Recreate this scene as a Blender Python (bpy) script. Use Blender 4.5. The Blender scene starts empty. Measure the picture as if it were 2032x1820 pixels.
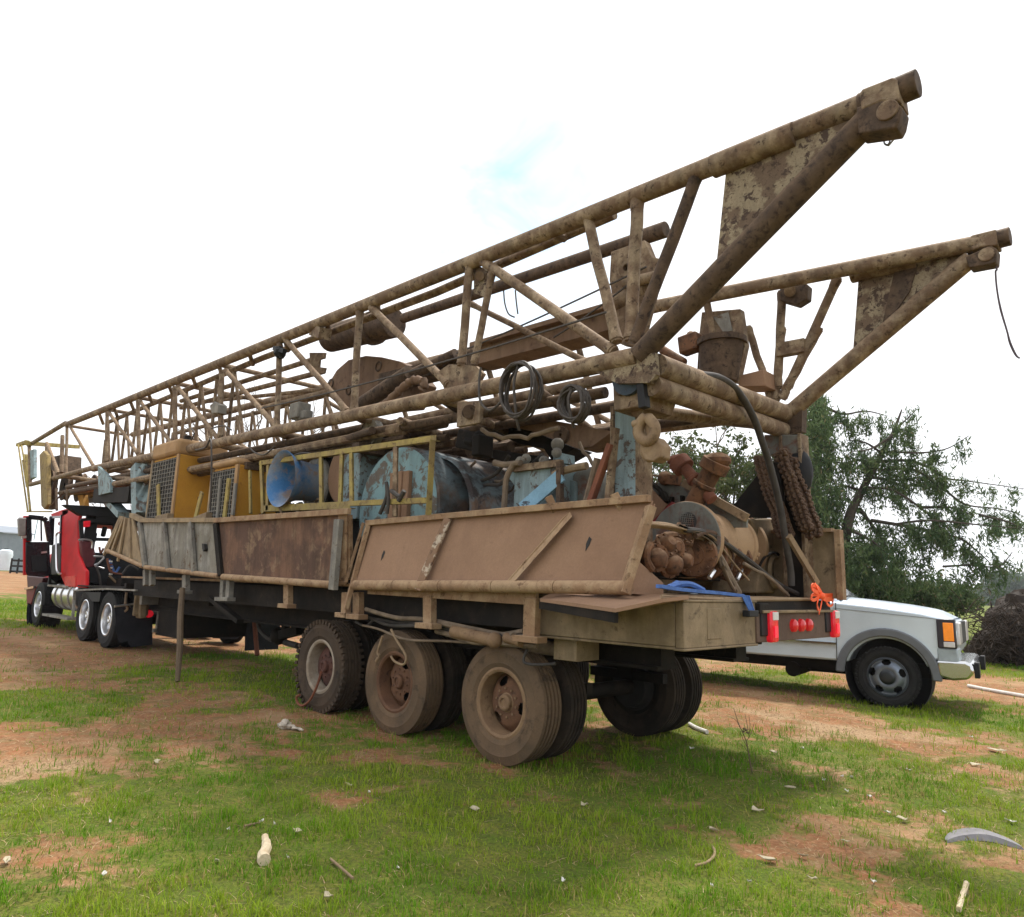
import bpy, math, random
import numpy as np
from mathutils import Vector, Matrix
random.seed(7); rng = np.random.default_rng(11)
S = bpy.context.scene
COL = S.collection
V = Vector
# ------------------------------------------------------------------ camera
CAM = np.array([-4.480, 5.772, 1.481]); YAW, PITCH, ROLL = -0.79644, 0.17497, 0.029475
FPX, CX, CY = 1429.46, 1016., 910.           # focal length and centre in survey pixels (2032 wide)
_cy, _sy, _cp, _sp = math.cos(YAW), math.sin(YAW), math.cos(PITCH), math.sin(PITCH)
_f = np.array([_cy*_cp, _sy*_cp, _sp]); _r0 = np.array([_sy, -_cy, 0.]); _u0 = np.cross(_r0, _f)
_r = _r0*math.cos(ROLL)+_u0*math.sin(ROLL); _u = -_r0*math.sin(ROLL)+_u0*math.cos(ROLL)
cd = bpy.data.cameras.new('camera'); cam = bpy.data.objects.new('camera', cd); COL.objects.link(cam)
cam.matrix_world = Matrix(((_r[0], _u[0], -_f[0], CAM[0]), (_r[1], _u[1], -_f[1], CAM[1]), (_r[2], _u[2], -_f[2], CAM[2]), (0, 0, 0, 1)))
cd.sensor_fit = 'HORIZONTAL'; cd.sensor_width = 36; cd.lens = FPX/2032*36; cd.clip_start = .05; cd.clip_end = 6000
S.camera = cam
# ------------------------------------------------------------------ light
SUN_EL, SUN_AZ = math.radians(62), math.radians(-76)      # azimuth of the sun, counted from +X towards +Y
sd = bpy.data.lights.new('sun', 'SUN'); sd.energy = 2.7; sd.angle = math.radians(7.0); sd.color = (1, .95, .87)
sun = bpy.data.objects.new('sun', sd); COL.objects.link(sun)
_sv = V((math.cos(SUN_EL)*math.cos(SUN_AZ), math.cos(SUN_EL)*math.sin(SUN_AZ), math.sin(SUN_EL)))
sun.rotation_euler = _sv.to_track_quat('Z', 'Y').to_euler()
W = bpy.data.worlds.new('World'); S.world = W; W.use_nodes = True
nt = W.node_tree; nt.nodes.clear()
def N(nt, typ, **k):
    n = nt.nodes.new(typ)
    for a, b in k.items():
        if a in n.inputs.keys() if isinstance(a, str) else False: n.inputs[a].default_value = b
        else: setattr(n, a, b)
    return n
out = N(nt, 'ShaderNodeOutputWorld'); bg = N(nt, 'ShaderNodeBackground'); bg.inputs['Strength'].default_value = .1
sky = N(nt, 'ShaderNodeTexSky'); sky.sky_type = 'NISHITA'; sky.sun_disc = False
sky.sun_elevation = SUN_EL; sky.sun_rotation = math.pi/2-SUN_AZ; sky.air_density = 1.2; sky.dust_density = 2.0
tc = N(nt, 'ShaderNodeTexCoord')
no = N(nt, 'ShaderNodeTexNoise'); no.inputs['Scale'].default_value = 8.0; no.inputs['Distortion'].default_value = .6; no.inputs['Detail'].default_value = 7; no.inputs['Roughness'].default_value = .62
dp = N(nt, 'ShaderNodeVectorMath'); dp.operation = 'DOT_PRODUCT'
_d = _f*FPX+_r*(1060-CX)-_u*(410-CY); _d = _d/np.linalg.norm(_d); dp.inputs[1].default_value = tuple(_d)   # where the cloud thins
mr = N(nt, 'ShaderNodeMapRange'); mr.inputs['From Min'].default_value = .977; mr.inputs['From Max'].default_value = 1.0; mr.inputs['To Min'].default_value = 0; mr.inputs['To Max'].default_value = .52
ad = N(nt, 'ShaderNodeMath'); ad.operation = 'ADD'
rp = N(nt, 'ShaderNodeMapRange'); rp.inputs['From Min'].default_value = .70; rp.inputs['From Max'].default_value = 1.18
mx = N(nt, 'ShaderNodeMix'); mx.data_type = 'RGBA'
L = nt.links.new
L(tc.outputs['Generated'], no.inputs['Vector']); L(tc.outputs['Generated'], dp.inputs[0]); L(dp.outputs['Value'], mr.inputs['Value'])
L(no.outputs['Fac'], ad.inputs[0]); L(mr.outputs['Result'], ad.inputs[1]); L(ad.outputs[0], rp.inputs['Value'])
L(rp.outputs['Result'], mx.inputs['Factor']); mx.inputs['A'].default_value = (8.0, 8.15, 8.4, 1); gn = N(nt, 'ShaderNodeMix'); gn.data_type = 'RGBA'; gn.blend_type = 'ADD'; gn.inputs['Factor'].default_value = 1; L(sky.outputs['Color'], gn.inputs['A']); gn.inputs['B'].default_value = (.2, 1.7, 2.5, 1); L(gn.outputs['Result'], mx.inputs['B'])   # thin high cloud over the blue
L(mx.outputs['Result'], bg.inputs['Color']); L(bg.outputs[0], out.inputs['Surface'])
S.view_settings.view_transform = 'Standard'; S.view_settings.look = 'None'; S.view_settings.gamma = 1; S.view_settings.exposure = .80
S.render.engine = 'CYCLES'; S.cycles.max_bounces = 6; S.cycles.transparent_max_bounces = 8; S.cycles.use_denoising = True
# ------------------------------------------------------------------ survey helpers: a sighted pixel + a known plane of the place -> a point
def ray(p): return _f + _r*((p[0]-CX)/FPX) - _u*((p[1]-CY)/FPX)
def onY(p, y): d = ray(p); return V(CAM + d*((y-CAM[1])/d[1]))
def onX(p, x): d = ray(p); return V(CAM + d*((x-CAM[0])/d[0]))
def onZ(p, z): d = ray(p); return V(CAM + d*((z-CAM[2])/d[2]))
def onM(p, off=0): d = ray(p); s_ = .034; t = (1.38+off-s_*(CAM[0]+1.5)-CAM[1])/(d[1]+s_*d[0]); return V(CAM + d*t)   # near face of the mast, narrowing towards its crown
def onG(p): d = ray(p); t = (.016*CAM[0]-CAM[2])/(d[2]-.016*d[0]); return V(CAM + d*t)
q0 = lambda x, y: (.2855*x, 822.7+.2855*y)
q1 = lambda x, y: (259.8+.2855*x, 779.4+.2855*y)
q3 = lambda x, y: (519.6+.2855*x, 562.9+.2855*y)
q4 = lambda x, y: (866+.3331*x, 389.7+.3331*y)
q5 = lambda x, y: (1125.8+.3331*x, 649.5+.3331*y)
q6 = lambda x, y: (519.6+.3331*x, 995.9+.3331*y)
q7 = lambda x, y: (995.9+.2983*x, 1082.5+.2983*y)
q8 = lambda x, y: (1299+.36055*x, 995.9+.36055*y)
r1 = lambda x, y: (1299+.3806*x, 86.6+.3806*y)
r5 = lambda x, y: (1212.4+.2379*x, 866+.2379*y)
r6 = lambda x, y: (866+.2131*x, 779.4+.2131*y)
r7 = lambda x, y: (.14275*x, 822.7+.14275*y)
r8 = lambda x, y: (1472.2+.28543*x, 736.1+.28543*y)
d0 = lambda x, y: (x, y)
# ------------------------------------------------------------------ mesh builder
class MB:
    def __init__(s): s.v = []; s.f = []
    def add(s, vs, fs):
        o = len(s.v); s.v += [V(a) for a in vs]; s.f += [tuple(i+o for i in f) for f in fs]; return s
    def box(s, c, d, R=None):
        c = V(c); h = V(d)/2; vs = []
        for k in range(8):
            p = V((h.x*(1 if k & 1 else -1), h.y*(1 if k & 2 else -1), h.z*(1 if k & 4 else -1)))
            vs.append(c + (R @ p if R else p))
        return s.add(vs, [(0, 2, 3, 1), (4, 5, 7, 6), (0, 1, 5, 4), (2, 6, 7, 3), (0, 4, 6, 2), (1, 3, 7, 5)])
    def bar(s, a, b, w, h, up=(0, 0, 1)):
        a, b = V(a), V(b); d = b-a; L = d.length; z = d.normalized(); u = V(up)
        x = u.cross(z)
        if x.length < 1e-4: x = V((0, 1, 0)).cross(z)
        x.normalize(); y = z.cross(x)
        R = Matrix((x, y, z)).transposed()
        return s.box((a+b)/2, (w, h, L), R)
    def angle_iron(s, a, b, w, t, n1, n2):
        """L-section: two thin flanges sharing the edge a-b"""
        a, b, n1, n2 = V(a), V(b), V(n1).normalized(), V(n2).normalized()
        s.prism([a, b, b+n1*w, a+n1*w], n2*t)
        s.prism([a+n2*(t+.001), b+n2*(t+.001), b+n2*w, a+n2*w], n1*t)
        return s
    def ring(s, c, x, y, r, n): return [c + x*(r*math.cos(2*math.pi*k/n)) + y*(r*math.sin(2*math.pi*k/n)) for k in range(n)]
    def path(s, pts, r, n=10, cap=True, r1=None):
        pts = [V(p) for p in pts]; m = len(pts)
        rs = r if isinstance(r, (list, tuple)) else [r+(((r1 if r1 is not None else r)-r)*k/max(1, m-1)) for k in range(m)]
        t0 = (pts[1]-pts[0]).normalized(); up = V((0, 0, 1)) if abs(t0.z) < .9 else V((1, 0, 0))
        x = up.cross(t0).normalized(); vs = []; fs = []
        for k, p in enumerate(pts):
            t = (pts[min(k+1, m-1)]-pts[max(k-1, 0)])
            if t.length < 1e-7: t = t0
            t.normalize(); x = (x - t*x.dot(t))
            if x.length < 1e-5: x = t.orthogonal()
            x.normalize(); y = t.cross(x); vs += s.ring(p, x, y, rs[k], n)
        for k in range(m-1):
            for j in range(n):
                a = k*n+j; b = k*n+(j+1) % n; fs.append((a, b, b+n, a+n))
        if cap: fs += [tuple(range(n-1, -1, -1)), tuple((m-1)*n+j for j in range(n))]
        return s.add(vs, fs)
    def tube(s, a, b, r, n=14, r1=None): return s.path([a, b], r, n, True, r1)
    def prism(s, poly, ext):
        poly = [V(p) for p in poly]; e = V(ext); n = len(poly)
        nrm = V((0, 0, 0))
        for k in range(n):
            a, b = poly[k], poly[(k+1) % n]; nrm += a.cross(b)
        if nrm.dot(e) > 0: poly = poly[::-1]
        vs = poly + [p+e for p in poly]
        fs = [tuple(range(n)), tuple(2*n-1-k for k in range(n))] + [((k+1) % n, k, k+n, (k+1) % n+n) for k in range(n)]
        return s.add(vs, fs)
    def lathe(s, o, ax, prof, n=40, a0=0, a1=2*math.pi, close=False, caps=False):
        """prof = [(radius, offset along axis)]"""
        o = V(o); z = V(ax).normalized(); x = (V((0, 0, 1)) if abs(z.z) < .9 else V((1, 0, 0))).cross(z).normalized(); y = z.cross(x)
        full = abs(a1-a0-2*math.pi) < 1e-6; m = n if full else n+1; vs = []; fs = []
        for (r, t) in prof:
            for k in range(m):
                a = a0+(a1-a0)*k/n; vs.append(o+z*t+x*(r*math.cos(a))+y*(r*math.sin(a)))
        P = len(prof); rngp = range(P) if close else range(P-1)
        for i in rngp:
            i2 = (i+1) % P
            for k in range(n):
                k2 = (k+1) % m; fs.append((i*m+k, i*m+k2, i2*m+k2, i2*m+k))
        if caps: fs += [tuple(range(m-1, -1, -1)), tuple((P-1)*m+k for k in range(m))]
        return s.add(vs, fs)
    def ball(s, c, r, n=14, sq=(1, 1, 1), bump=0):
        c = V(c); vs = []; fs = []; m = n//2+1
        for i in range(m):
            th = math.pi*i/(m-1)
            for k in range(n):
                ph = 2*math.pi*k/n; q = 1+bump*random.uniform(-1, 1)
                vs.append(c+V((math.sin(th)*math.cos(ph)*sq[0], math.sin(th)*math.sin(ph)*sq[1], math.cos(th)*sq[2]))*r*q)
        for i in range(m-1):
            for k in range(n): fs.append((i*n+k, i*n+(k+1) % n, (i+1)*n+(k+1) % n, (i+1)*n+k))
        return s.add(vs, fs)
    def build(s, name, mat, parent=None, smooth=38, bevel=0, label=None):
        base = parent
        while base is not None and base.parent is not None: base = base.parent
        off = V(base['_loc']) if base is not None else V((0, 0, 0))
        me = bpy.data.meshes.new(name); me.from_pydata([tuple(v-off) for v in s.v], [], s.f)
        me.validate(); me.materials.append(mat)
        if smooth:
            me.shade_smooth(); me.set_sharp_from_angle(angle=math.radians(smooth))
        o = bpy.data.objects.new(name, me); COL.objects.link(o)
        if parent is not None: o.parent = parent
        if bevel:
            b = o.modifiers.new('bevel', 'BEVEL'); b.width = bevel; b.segments = 2; b.limit_method = 'ANGLE'; b.angle_limit = math.radians(40)
        if label: o['label'] = label
        return o
def tag(o, label=None, cat=None, group=None, kind=None):
    if label: o['label'] = label
    if cat: o['category'] = cat
    if group: o['group'] = group
    if kind: o['kind'] = kind
    return o
def thing(name, loc, label, cat, group=None):
    o = bpy.data.objects.new(name, None); COL.objects.link(o); o.location = loc; o['_loc'] = tuple(loc); o.empty_display_size = .2
    return tag(o, label, cat, group)
def solo(name, mb, mat, loc, label, cat, group=None, kind=None, **k):
    """a thing that is one mesh, its origin at loc"""
    loc = V(loc); m = MB(); m.v = [v-loc for v in mb.v]; m.f = mb.f
    o = m.build(name, mat, None, **k); o.location = loc; o['_loc'] = tuple(loc)
    return tag(o, label, cat, group, kind)
def sag(a, b, drop, n=14, wob=0):
    a, b = V(a), V(b); o = []
    for k in range(n+1):
        t = k/n; p = a.lerp(b, t); p.z -= drop*4*t*(1-t)
        if wob and 0 < k < n: p += V((random.uniform(-wob, wob), random.uniform(-wob, wob), random.uniform(-wob, wob)))
        o.append(p)
    return o
def smooth_path(pts, sub=5):
    pts = [V(p) for p in pts]; o = []
    for i in range(len(pts)-1):
        p0 = pts[max(i-1, 0)]; p1 = pts[i]; p2 = pts[i+1]; p3 = pts[min(i+2, len(pts)-1)]
        for k in range(sub):
            t = k/sub; o.append(.5*((2*p1)+(p2-p0)*t+(2*p0-5*p1+4*p2-p3)*t*t+(3*p1-p0-3*p2+p3)*t**3))
    return o+[pts[-1]]
# ------------------------------------------------------------------ materials
def newmat(name):
    m = bpy.data.materials.new(name); m.use_nodes = True; t = m.node_tree; t.nodes.clear()
    o = t.nodes.new('ShaderNodeOutputMaterial'); b = t.nodes.new('ShaderNodeBsdfPrincipled'); t.links.new(b.outputs[0], o.inputs[0]); return m, t, b
def noise(t, scale, detail=6, rough=.6, vec=None, mapping=None, dist=0):
    n = t.nodes.new('ShaderNodeTexNoise'); n.inputs['Scale'].default_value = scale; n.inputs['Detail'].default_value = detail; n.inputs['Roughness'].default_value = rough; n.inputs['Distortion'].default_value = dist
    c = t.nodes.new('ShaderNodeTexCoord')
    if mapping:
        mp = t.nodes.new('ShaderNodeMapping'); mp.inputs['Scale'].default_value = mapping; t.links.new(c.outputs['Object'], mp.inputs[0]); t.links.new(mp.outputs[0], n.inputs['Vector'])
    else: t.links.new(c.outputs['Object'], n.inputs['Vector'])
    return n.outputs['Fac']
def ramp(t, fac, lo, hi, a=0., b=1.):
    r = t.nodes.new('ShaderNodeMapRange'); r.inputs['From Min'].default_value = lo; r.inputs['From Max'].default_value = hi; r.inputs['To Min'].default_value = a; r.inputs['To Max'].default_value = b
    t.links.new(fac, r.inputs['Value']); return r.outputs['Result']
def mixc(t, fac, a, b, mode='MIX'):
    m = t.nodes.new('ShaderNodeMix'); m.data_type = 'RGBA'; m.blend_type = mode
    if isinstance(fac, (int, float)): m.inputs['Factor'].default_value = fac
    else: t.links.new(fac, m.inputs['Factor'])
    for s_, x in (('A', a), ('B', b)):
        if isinstance(x, (tuple, list)): m.inputs[s_].default_value = (*x[:3], 1)
        else: t.links.new(x, m.inputs[s_])
    return m.outputs['Result']
def mathn(t, op, a, b):
    m = t.nodes.new('ShaderNodeMath'); m.operation = op
    for i, x in enumerate((a, b)):
        if isinstance(x, (int, float)): m.inputs[i].default_value = x
        else: t.links.new(x, m.inputs[i])
    return m.outputs[0]
def bump(t, b, h, strength=.3, dist=.01):
    n = t.nodes.new('ShaderNodeBump'); n.inputs['Strength'].default_value = strength; n.inputs['Distance'].default_value = dist; t.links.new(h, n.inputs['Height']); t.links.new(n.outputs[0], b.inputs['Normal'])
def worn(name, base, second, rust, s=3., second_at=(.45, .62), rust_at=(.58, .66), streak=.35, rough=.75, metal=0., dust=None, dust_up=.0, bstr=.35, seed=0., fleck=None, dents=0.):
    """painted steel under dirt: two tones of base, rust patches, vertical grime, dust lying on upward faces"""
    m, t, b = newmat(name)
    c = mixc(t, ramp(t, noise(t, s, 7, .62, mapping=(1, 1, 1)), *second_at), base, second)
    if rust: c = mixc(t, ramp(t, noise(t, s*2.3, 9, .7, dist=.4), *rust_at), c, rust)
    if fleck: c = mixc(t, ramp(t, noise(t, s*11, 4, .7), .60, .66), c, fleck)
    st = noise(t, 5, 5, .62, mapping=(1.7, .35, .30), dist=.3); c = mixc(t, ramp(t, st, .42, .72, 0, streak), c, (.03, .024, .02))
    fine = noise(t, 60, 4, .7); c = mixc(t, ramp(t, fine, .25, .75, .0, .38), c, tuple(x*.45 for x in base))
    if dust:
        g = t.nodes.new('ShaderNodeNewGeometry'); sx = t.nodes.new('ShaderNodeSeparateXYZ'); t.links.new(g.outputs['Normal'], sx.inputs[0])
        up = ramp(t, sx.outputs['Z'], .1, .8, 0, dust_up); up = mathn(t, 'MULTIPLY', up, ramp(t, noise(t, s*4, 6, .6), .3, .6)); c = mixc(t, up, c, dust)
    t.links.new(c, b.inputs['Base Color']); b.inputs['Roughness'].default_value = rough; b.inputs['Metallic'].default_value = metal; b.inputs['Specular IOR Level'].default_value = .18
    h = mathn(t, 'ADD', noise(t, s*9, 8, .7), mathn(t, 'MULTIPLY', fine, .35))
    if dents: h = mathn(t, 'ADD', h, mathn(t, 'MULTIPLY', noise(t, 2.6, 3, .5), dents))
    bump(t, b, h, bstr, .008)
    return m
def plain(name, col, rough=.6, metal=0., var=.25, s=8., bstr=.1, emit=None, estr=0., coat=0., spec=None):
    m, t, b = newmat(name)
    c = mixc(t, ramp(t, noise(t, s, 6, .6), .3, .7), tuple(x*(1-var) for x in col), tuple(min(1, x*(1+var)) for x in col))
    t.links.new(c, b.inputs['Base Color']); b.inputs['Roughness'].default_value = rough; b.inputs['Metallic'].default_value = metal
    if bstr: bump(t, b, noise(t, s*6, 6, .6), bstr, .005)
    if spec is not None: b.inputs['Specular IOR Level'].default_value = spec
    if emit: b.inputs['Emission Color'].default_value = (*emit, 1); b.inputs['Emission Strength'].default_value = estr
    if coat: b.inputs['Coat Weight'].default_value = coat; b.inputs['Coat Roughness'].default_value = .1
    return m
TAN, TAN2, RUST, DRK = (.26, .165, .10), (.19, .115, .07), (.085, .042, .025), (.03, .024, .02)
M = {}
M['mast'] = worn('mast_steel', (.185, .122, .078), (.37, .285, .19), (.058, .035, .025), 7., (.44, .62), (.55, .64), .5, dust=(.30, .205, .125), dust_up=.8, bstr=.6)
M['mast_dark'] = worn('mast_dark_steel', (.095, .063, .043), (.15, .10, .065), (.035, .024, .019), 7., (.45, .65), (.5, .62), .5, dust=(.3, .2, .12), dust_up=.5)
M['pocked'] = worn('pocked_plate', (.165, .115, .078), (.33, .27, .18), (.065, .042, .033), 6.5, (.47, .54), (.54, .57), .25, fleck=(.075, .048, .036), bstr=.8)
M['tan'] = worn('dusty_tan_steel', (.325, .20, .128), (.25, .15, .096), (.14, .08, .052), 1.3, (.38, .68), (.62, .74), .09, rough=.85, bstr=.3, dents=9)
M['beam'] = worn('dusty_beam', (.235, .15, .095), (.18, .11, .07), (.09, .05, .034), 3., (.42, .62), (.56, .68), .4)
M['tan_trim'] = worn('tan_trim_steel', (.29, .18, .105), (.40, .28, .17), (.11, .06, .035), 5., (.45, .6), (.56, .66), .3, dust=(.4, .27, .16), dust_up=.8)
M['brown_panel'] = worn('brown_side_steel', (.20, .112, .074), (.115, .068, .052), (.27, .18, .115), 1.9, (.46, .56), (.54, .66), .6, rough=.8, bstr=.3, dents=8)
M['flaked'] = worn('flaked_bar', (.24, .145, .09), (.52, .44, .34), (.11, .065, .045), 7., (.50, .55), (.56, .64), .25)
M['grey_panel'] = worn('grey_side_steel', (.25, .235, .20), (.36, .35, .32), (.13, .075, .04), 2.6, (.45, .6), (.57, .66), .55, rough=.75, dents=6)
M['grey_trim'] = worn('grey_trim_steel', (.21, .20, .18), (.30, .28, .24), (.10, .06, .035), 5., (.45, .6), (.57, .66), .4)
M['board_tan'] = worn('weathered_slat', (.36, .27, .165), (.26, .19, .12), (.12, .07, .04), 4., (.45, .6), (.6, .7), .4)
M['frame'] = worn('frame_black', (.011, .009, .008), (.028, .021, .016), (.075, .05, .034), 3.5, (.45, .65), (.6, .75), .3)
M['tail'] = worn('tail_channel', (.30, .225, .14), (.20, .15, .09), (.07, .05, .035), 4., (.42, .6), (.58, .7), .4)
M['lightblue'] = worn('light_blue_paint', (.27, .36, .385), (.19, .27, .29), (.095, .058, .042), 2.8, (.42, .65), (.54, .58), .6, rough=.6)
M['bluehouse'] = worn('streaked_blue_housing', (.17, .22, .245), (.185, .11, .070), (.055, .038, .036), 1.7, (.42, .52), (.50, .60), .95, rough=.6)
M['blueface'] = worn('pale_blue_face', (.25, .40, .43), (.20, .31, .34), (.15, .105, .075), 2.2, (.4, .65), (.50, .55), .45, rough=.6)
M['bluehorn'] = worn('blue_intake', (.06, .19, .42), (.26, .30, .36), (.34, .24, .17), 2.4, (.42, .56), (.52, .62), .2, rough=.5)
M['yellow'] = worn('yellow_ochre_paint', (.52, .265, .035), (.44, .205, .03), (.22, .09, .03), 2., (.4, .7), (.64, .72), .25, rough=.65)
M['yellow_frame'] = worn('dull_yellow_angle', (.40, .315, .10), (.30, .22, .10), (.12, .075, .045), 5., (.42, .6), (.54, .64), .4)
M['guard_ochre'] = worn('faded_ochre', (.34, .25, .10), (.25, .17, .09), (.12, .075, .045), 4., (.42, .6), (.54, .64), .4)
M['cap_tan'] = worn('dusty_cap', (.43, .27, .135), (.36, .22, .11), (.2, .11, .06), 3., (.4, .6), (.64, .72), .2)
M['mesh_dark'] = plain('dark_core', (.018, .016, .015), .8)
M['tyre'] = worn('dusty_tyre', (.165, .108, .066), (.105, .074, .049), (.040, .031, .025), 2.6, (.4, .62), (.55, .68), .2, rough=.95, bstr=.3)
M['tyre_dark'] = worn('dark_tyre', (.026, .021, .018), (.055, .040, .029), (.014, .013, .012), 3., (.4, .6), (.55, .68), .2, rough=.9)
M['tyre_mid'] = worn('dim_dusty_tyre', (.085, .06, .042), (.06, .045, .034), (.028, .024, .021), 2.6, (.4, .62), (.55, .68), .2, rough=.95)
M['tyre_black'] = worn('black_tyre', (.022, .022, .023), (.03, .029, .028), (.014, .014, .015), 3., (.4, .6), (.55, .68), .1, rough=.85)
M['rim_rust'] = worn('rusty_rim', (.17, .088, .05), (.12, .062, .038), (.06, .033, .024), 5., (.4, .6), (.54, .66), .2)
M['rim_tan'] = worn('dusty_rim', (.27, .175, .10), (.20, .125, .075), (.10, .055, .035), 5., (.4, .6), (.56, .68), .1)
M['rim_white'] = worn('whitish_rim_ring', (.36, .31, .25), (.26, .205, .15), (.14, .09, .06), 6., (.4, .6), (.58, .68), .1)
M['rim_red'] = worn('oxblood_rim', (.12, .055, .042), (.085, .042, .035), (.05, .03, .025), 5., (.4, .6), (.54, .66), .2)
M['alu'] = plain('polished_aluminium', (.72, .73, .75), .28, .95, .12, 5, .04)
M['chrome'] = plain('chrome', (.58, .59, .60), .16, 1., .06, 5, .02)
M['pump'] = worn('pump_casting', (.20, .095, .048), (.10, .05, .03), (.035, .022, .016), 7., (.45, .58), (.54, .64), .4, dust=(.36, .23, .14), dust_up=.8)
M['drum'] = worn('drum_tan', (.42, .28, .165), (.34, .22, .13), (.16, .09, .055), 2., (.4, .6), (.62, .74), .2)
M['greyplate'] = worn('grey_guard', (.205, .205, .185), (.15, .145, .13), (.16, .075, .055), 2.6, (.4, .6), (.5, .62), .35)
M['oxide'] = worn('red_oxide', (.22, .085, .05), (.17, .065, .042), (.09, .04, .03), 4., (.4, .6), (.58, .7), .2)
M['hose'] = plain('hose_rubber', (.040, .034, .030), .75, 0, .4, 9)
M['hose_dusty'] = plain('dusty_hose', (.17, .125, .085), .85, 0, .35, 9)
M['cable'] = plain('steel_cable', (.055, .045, .038), .6, .2, .4, 30)
M['chain'] = worn('rusty_chain', (.085, .05, .034), (.13, .08, .05), (.05, .03, .022), 8., (.4, .6), (.56, .68), .1)
M['hook'] = worn('dusty_hook', (.33, .235, .145), (.25, .17, .105), (.12, .08, .05), 5., (.4, .6), (.56, .68), .2)
M['bluepaint'] = worn('bright_blue_steel', (.24, .42, .56), (.20, .36, .48), (.06, .05, .05), 5., (.4, .6), (.58, .64), .2)
M['strap'] = plain('blue_webbing', (.055, .13, .36), .8, 0, .3, 20, .2)
M['ribbon'] = plain('orange_ribbon', (.95, .13, .035), .6, 0, .12, 12, .05)
M['red'] = plain('red_cab_paint', (.44, .005, .008), .55, 0, .25, 2.2, .05, spec=.2)
M['black'] = plain('black_plastic', (.013, .013, .015), .6, 0, .3, 6, spec=.25)
M['black_gloss'] = plain('black_gloss', (.012, .012, .016), .22, 0, .2, 4, .02)
M['rubber'] = plain('mudflap_rubber', (.018, .018, .022), .8, 0, .35, 5, spec=.2)
M['silver'] = plain('silver_blue_paint', (.62, .71, .80), .32, .2, .09, 1.3, .02, coat=.6)
M['cladding'] = plain('grey_cladding', (.12, .13, .145), .6, 0, .12, 6, .08)
M['glass'] = plain('dark_glass', (.03, .04, .045), .06, 0, .1, 3, 0)
M['lens_red'] = plain('red_lens', (.45, .008, .016), .18, 0, .3, 20, .05, emit=(1, .02, .04), estr=.16)
M['lens_dark'] = plain('dark_red_lens', (.33, .01, .015), .2, 0, .15, 20, .05, emit=(1, .03, .03), estr=.12)
M['lens_clear'] = plain('clear_lens', (.62, .6, .6), .2, 0, .1, 20, .05)
M['amber'] = plain('amber_lens', (.85, .25, .02), .2, 0, .1, 20, .05, emit=(1, .3, .02), estr=.12)
M['wood'] = worn('weathered_wood', (.34, .25, .15), (.25, .175, .105), (.13, .085, .055), 6., (.4, .6), (.6, .7), .4)
M['stake'] = worn('stake_wood', (.16, .115, .075), (.12, .085, .055), (.06, .045, .033), 6., (.4, .6), (.6, .7), .3)
M['bark'] = worn('bark', (.075, .06, .05), (.11, .09, .075), (.04, .032, .028), 6., (.4, .6), (.55, .68), .1, rough=.95)
M['white'] = plain('white_scrap', (.62, .59, .55), .8, 0, .15, 15, .15)
M['bone'] = worn('pale_driftwood', (.62, .48, .31), (.72, .60, .42), (.30, .18, .10), 9., (.4, .6), (.62, .72), .1)
M['paper_leaf'] = plain('pale_leaf', (.42, .36, .25), .85, 0, .3, 12, .2)
# ================================================================== the drilling rig on its trailer
rig = thing('drilling_rig_trailer', (0, 0, 0), 'long rusty drilling rig trailer carrying a folded lattice mast and machinery on three axles', 'drilling rig')
def plate(pix, q, plane, thick=.02, ax='y'):
    pts = [(onY if ax == 'y' else onX if ax == 'x' else onZ)(q(*p), plane) for p in pix]
    return pts
def slab(mb, pix, q, y, thick): pts = plate(pix, q, y); mb.prism(pts, V((0, -thick, 0))); return mb
def lean(pix, q, ys): return [onY(q(*p), y) for p, y in zip(pix, ys)]
# ------------------------------------------------------------------ chassis
c = MB()
for y in (.62, -.62):
    c.box((4.2, y, 1.14), (10.9, .20, .50)); c.box((4.2, y, 1.405), (10.9, .30, .03)); c.box((4.2, y, .875), (10.9, .30, .03))
for x in np.arange(-.9, 9.6, .7): c.box((x, 0, 1.25), (.1, 2.36, .16)); 
c.box((4.3, 1.16, 1.26), (9.6, .08, .26)); c.box((4.3, -1.16, 1.26), (9.6, .08, .26))
c.box((10.0, 0, 1.16), (1.6, 1.1, .16))
frame = c.build('chassis', M['frame'], rig)
MB().box((4.0, 0, 1.437), (11.4, 2.46, .03)).build('deck_plate', M['tan_trim'], rig)
MB().box((4.2, 1.13, 1.60), (9.4, .03, .29)).build('gap_shade_plate', M['frame'], rig)  # dark plate added so the gap behind the platforms reads as shade
# tail box: side and rear channel
xr = -1.775
t = MB(); t.box((-1.02, 1.214, 1.245), (1.366, .07, .30)); t.box((-1.02, 1.175, 1.408), (1.363, .14, .02)); t.box((-1.02, 1.175, 1.082), (1.363, .14, .02))
t.box((xr+.035, .70, 1.245), (.068, 1.10, .318)); t.box((xr+.037, .70, 1.413), (.09, 1.12, .017)); t.box((xr+.037, .70, 1.077), (.09, 1.12, .017))
t.build('tail_channel', M['tail'], rig, bevel=.006)
MB().box((xr+.02, .83, 1.25), (.05, .20, .22)).build('patch_plate', M['tail'], rig, bevel=.004)
t = MB(); t.box((xr+.06, -.66, 1.385), (.08, 1.62, .09)); t.box((xr+.5, -1.2, 1.25), (.9, .06, .3)); t.box((xr+.10, .08, 1.22), (.13, .20, .30)); t.box((xr+.02, .08, 1.36), (.12, .16, .08))
t.build('rear_crossmember', M['frame'], rig, bevel=.006)
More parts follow.
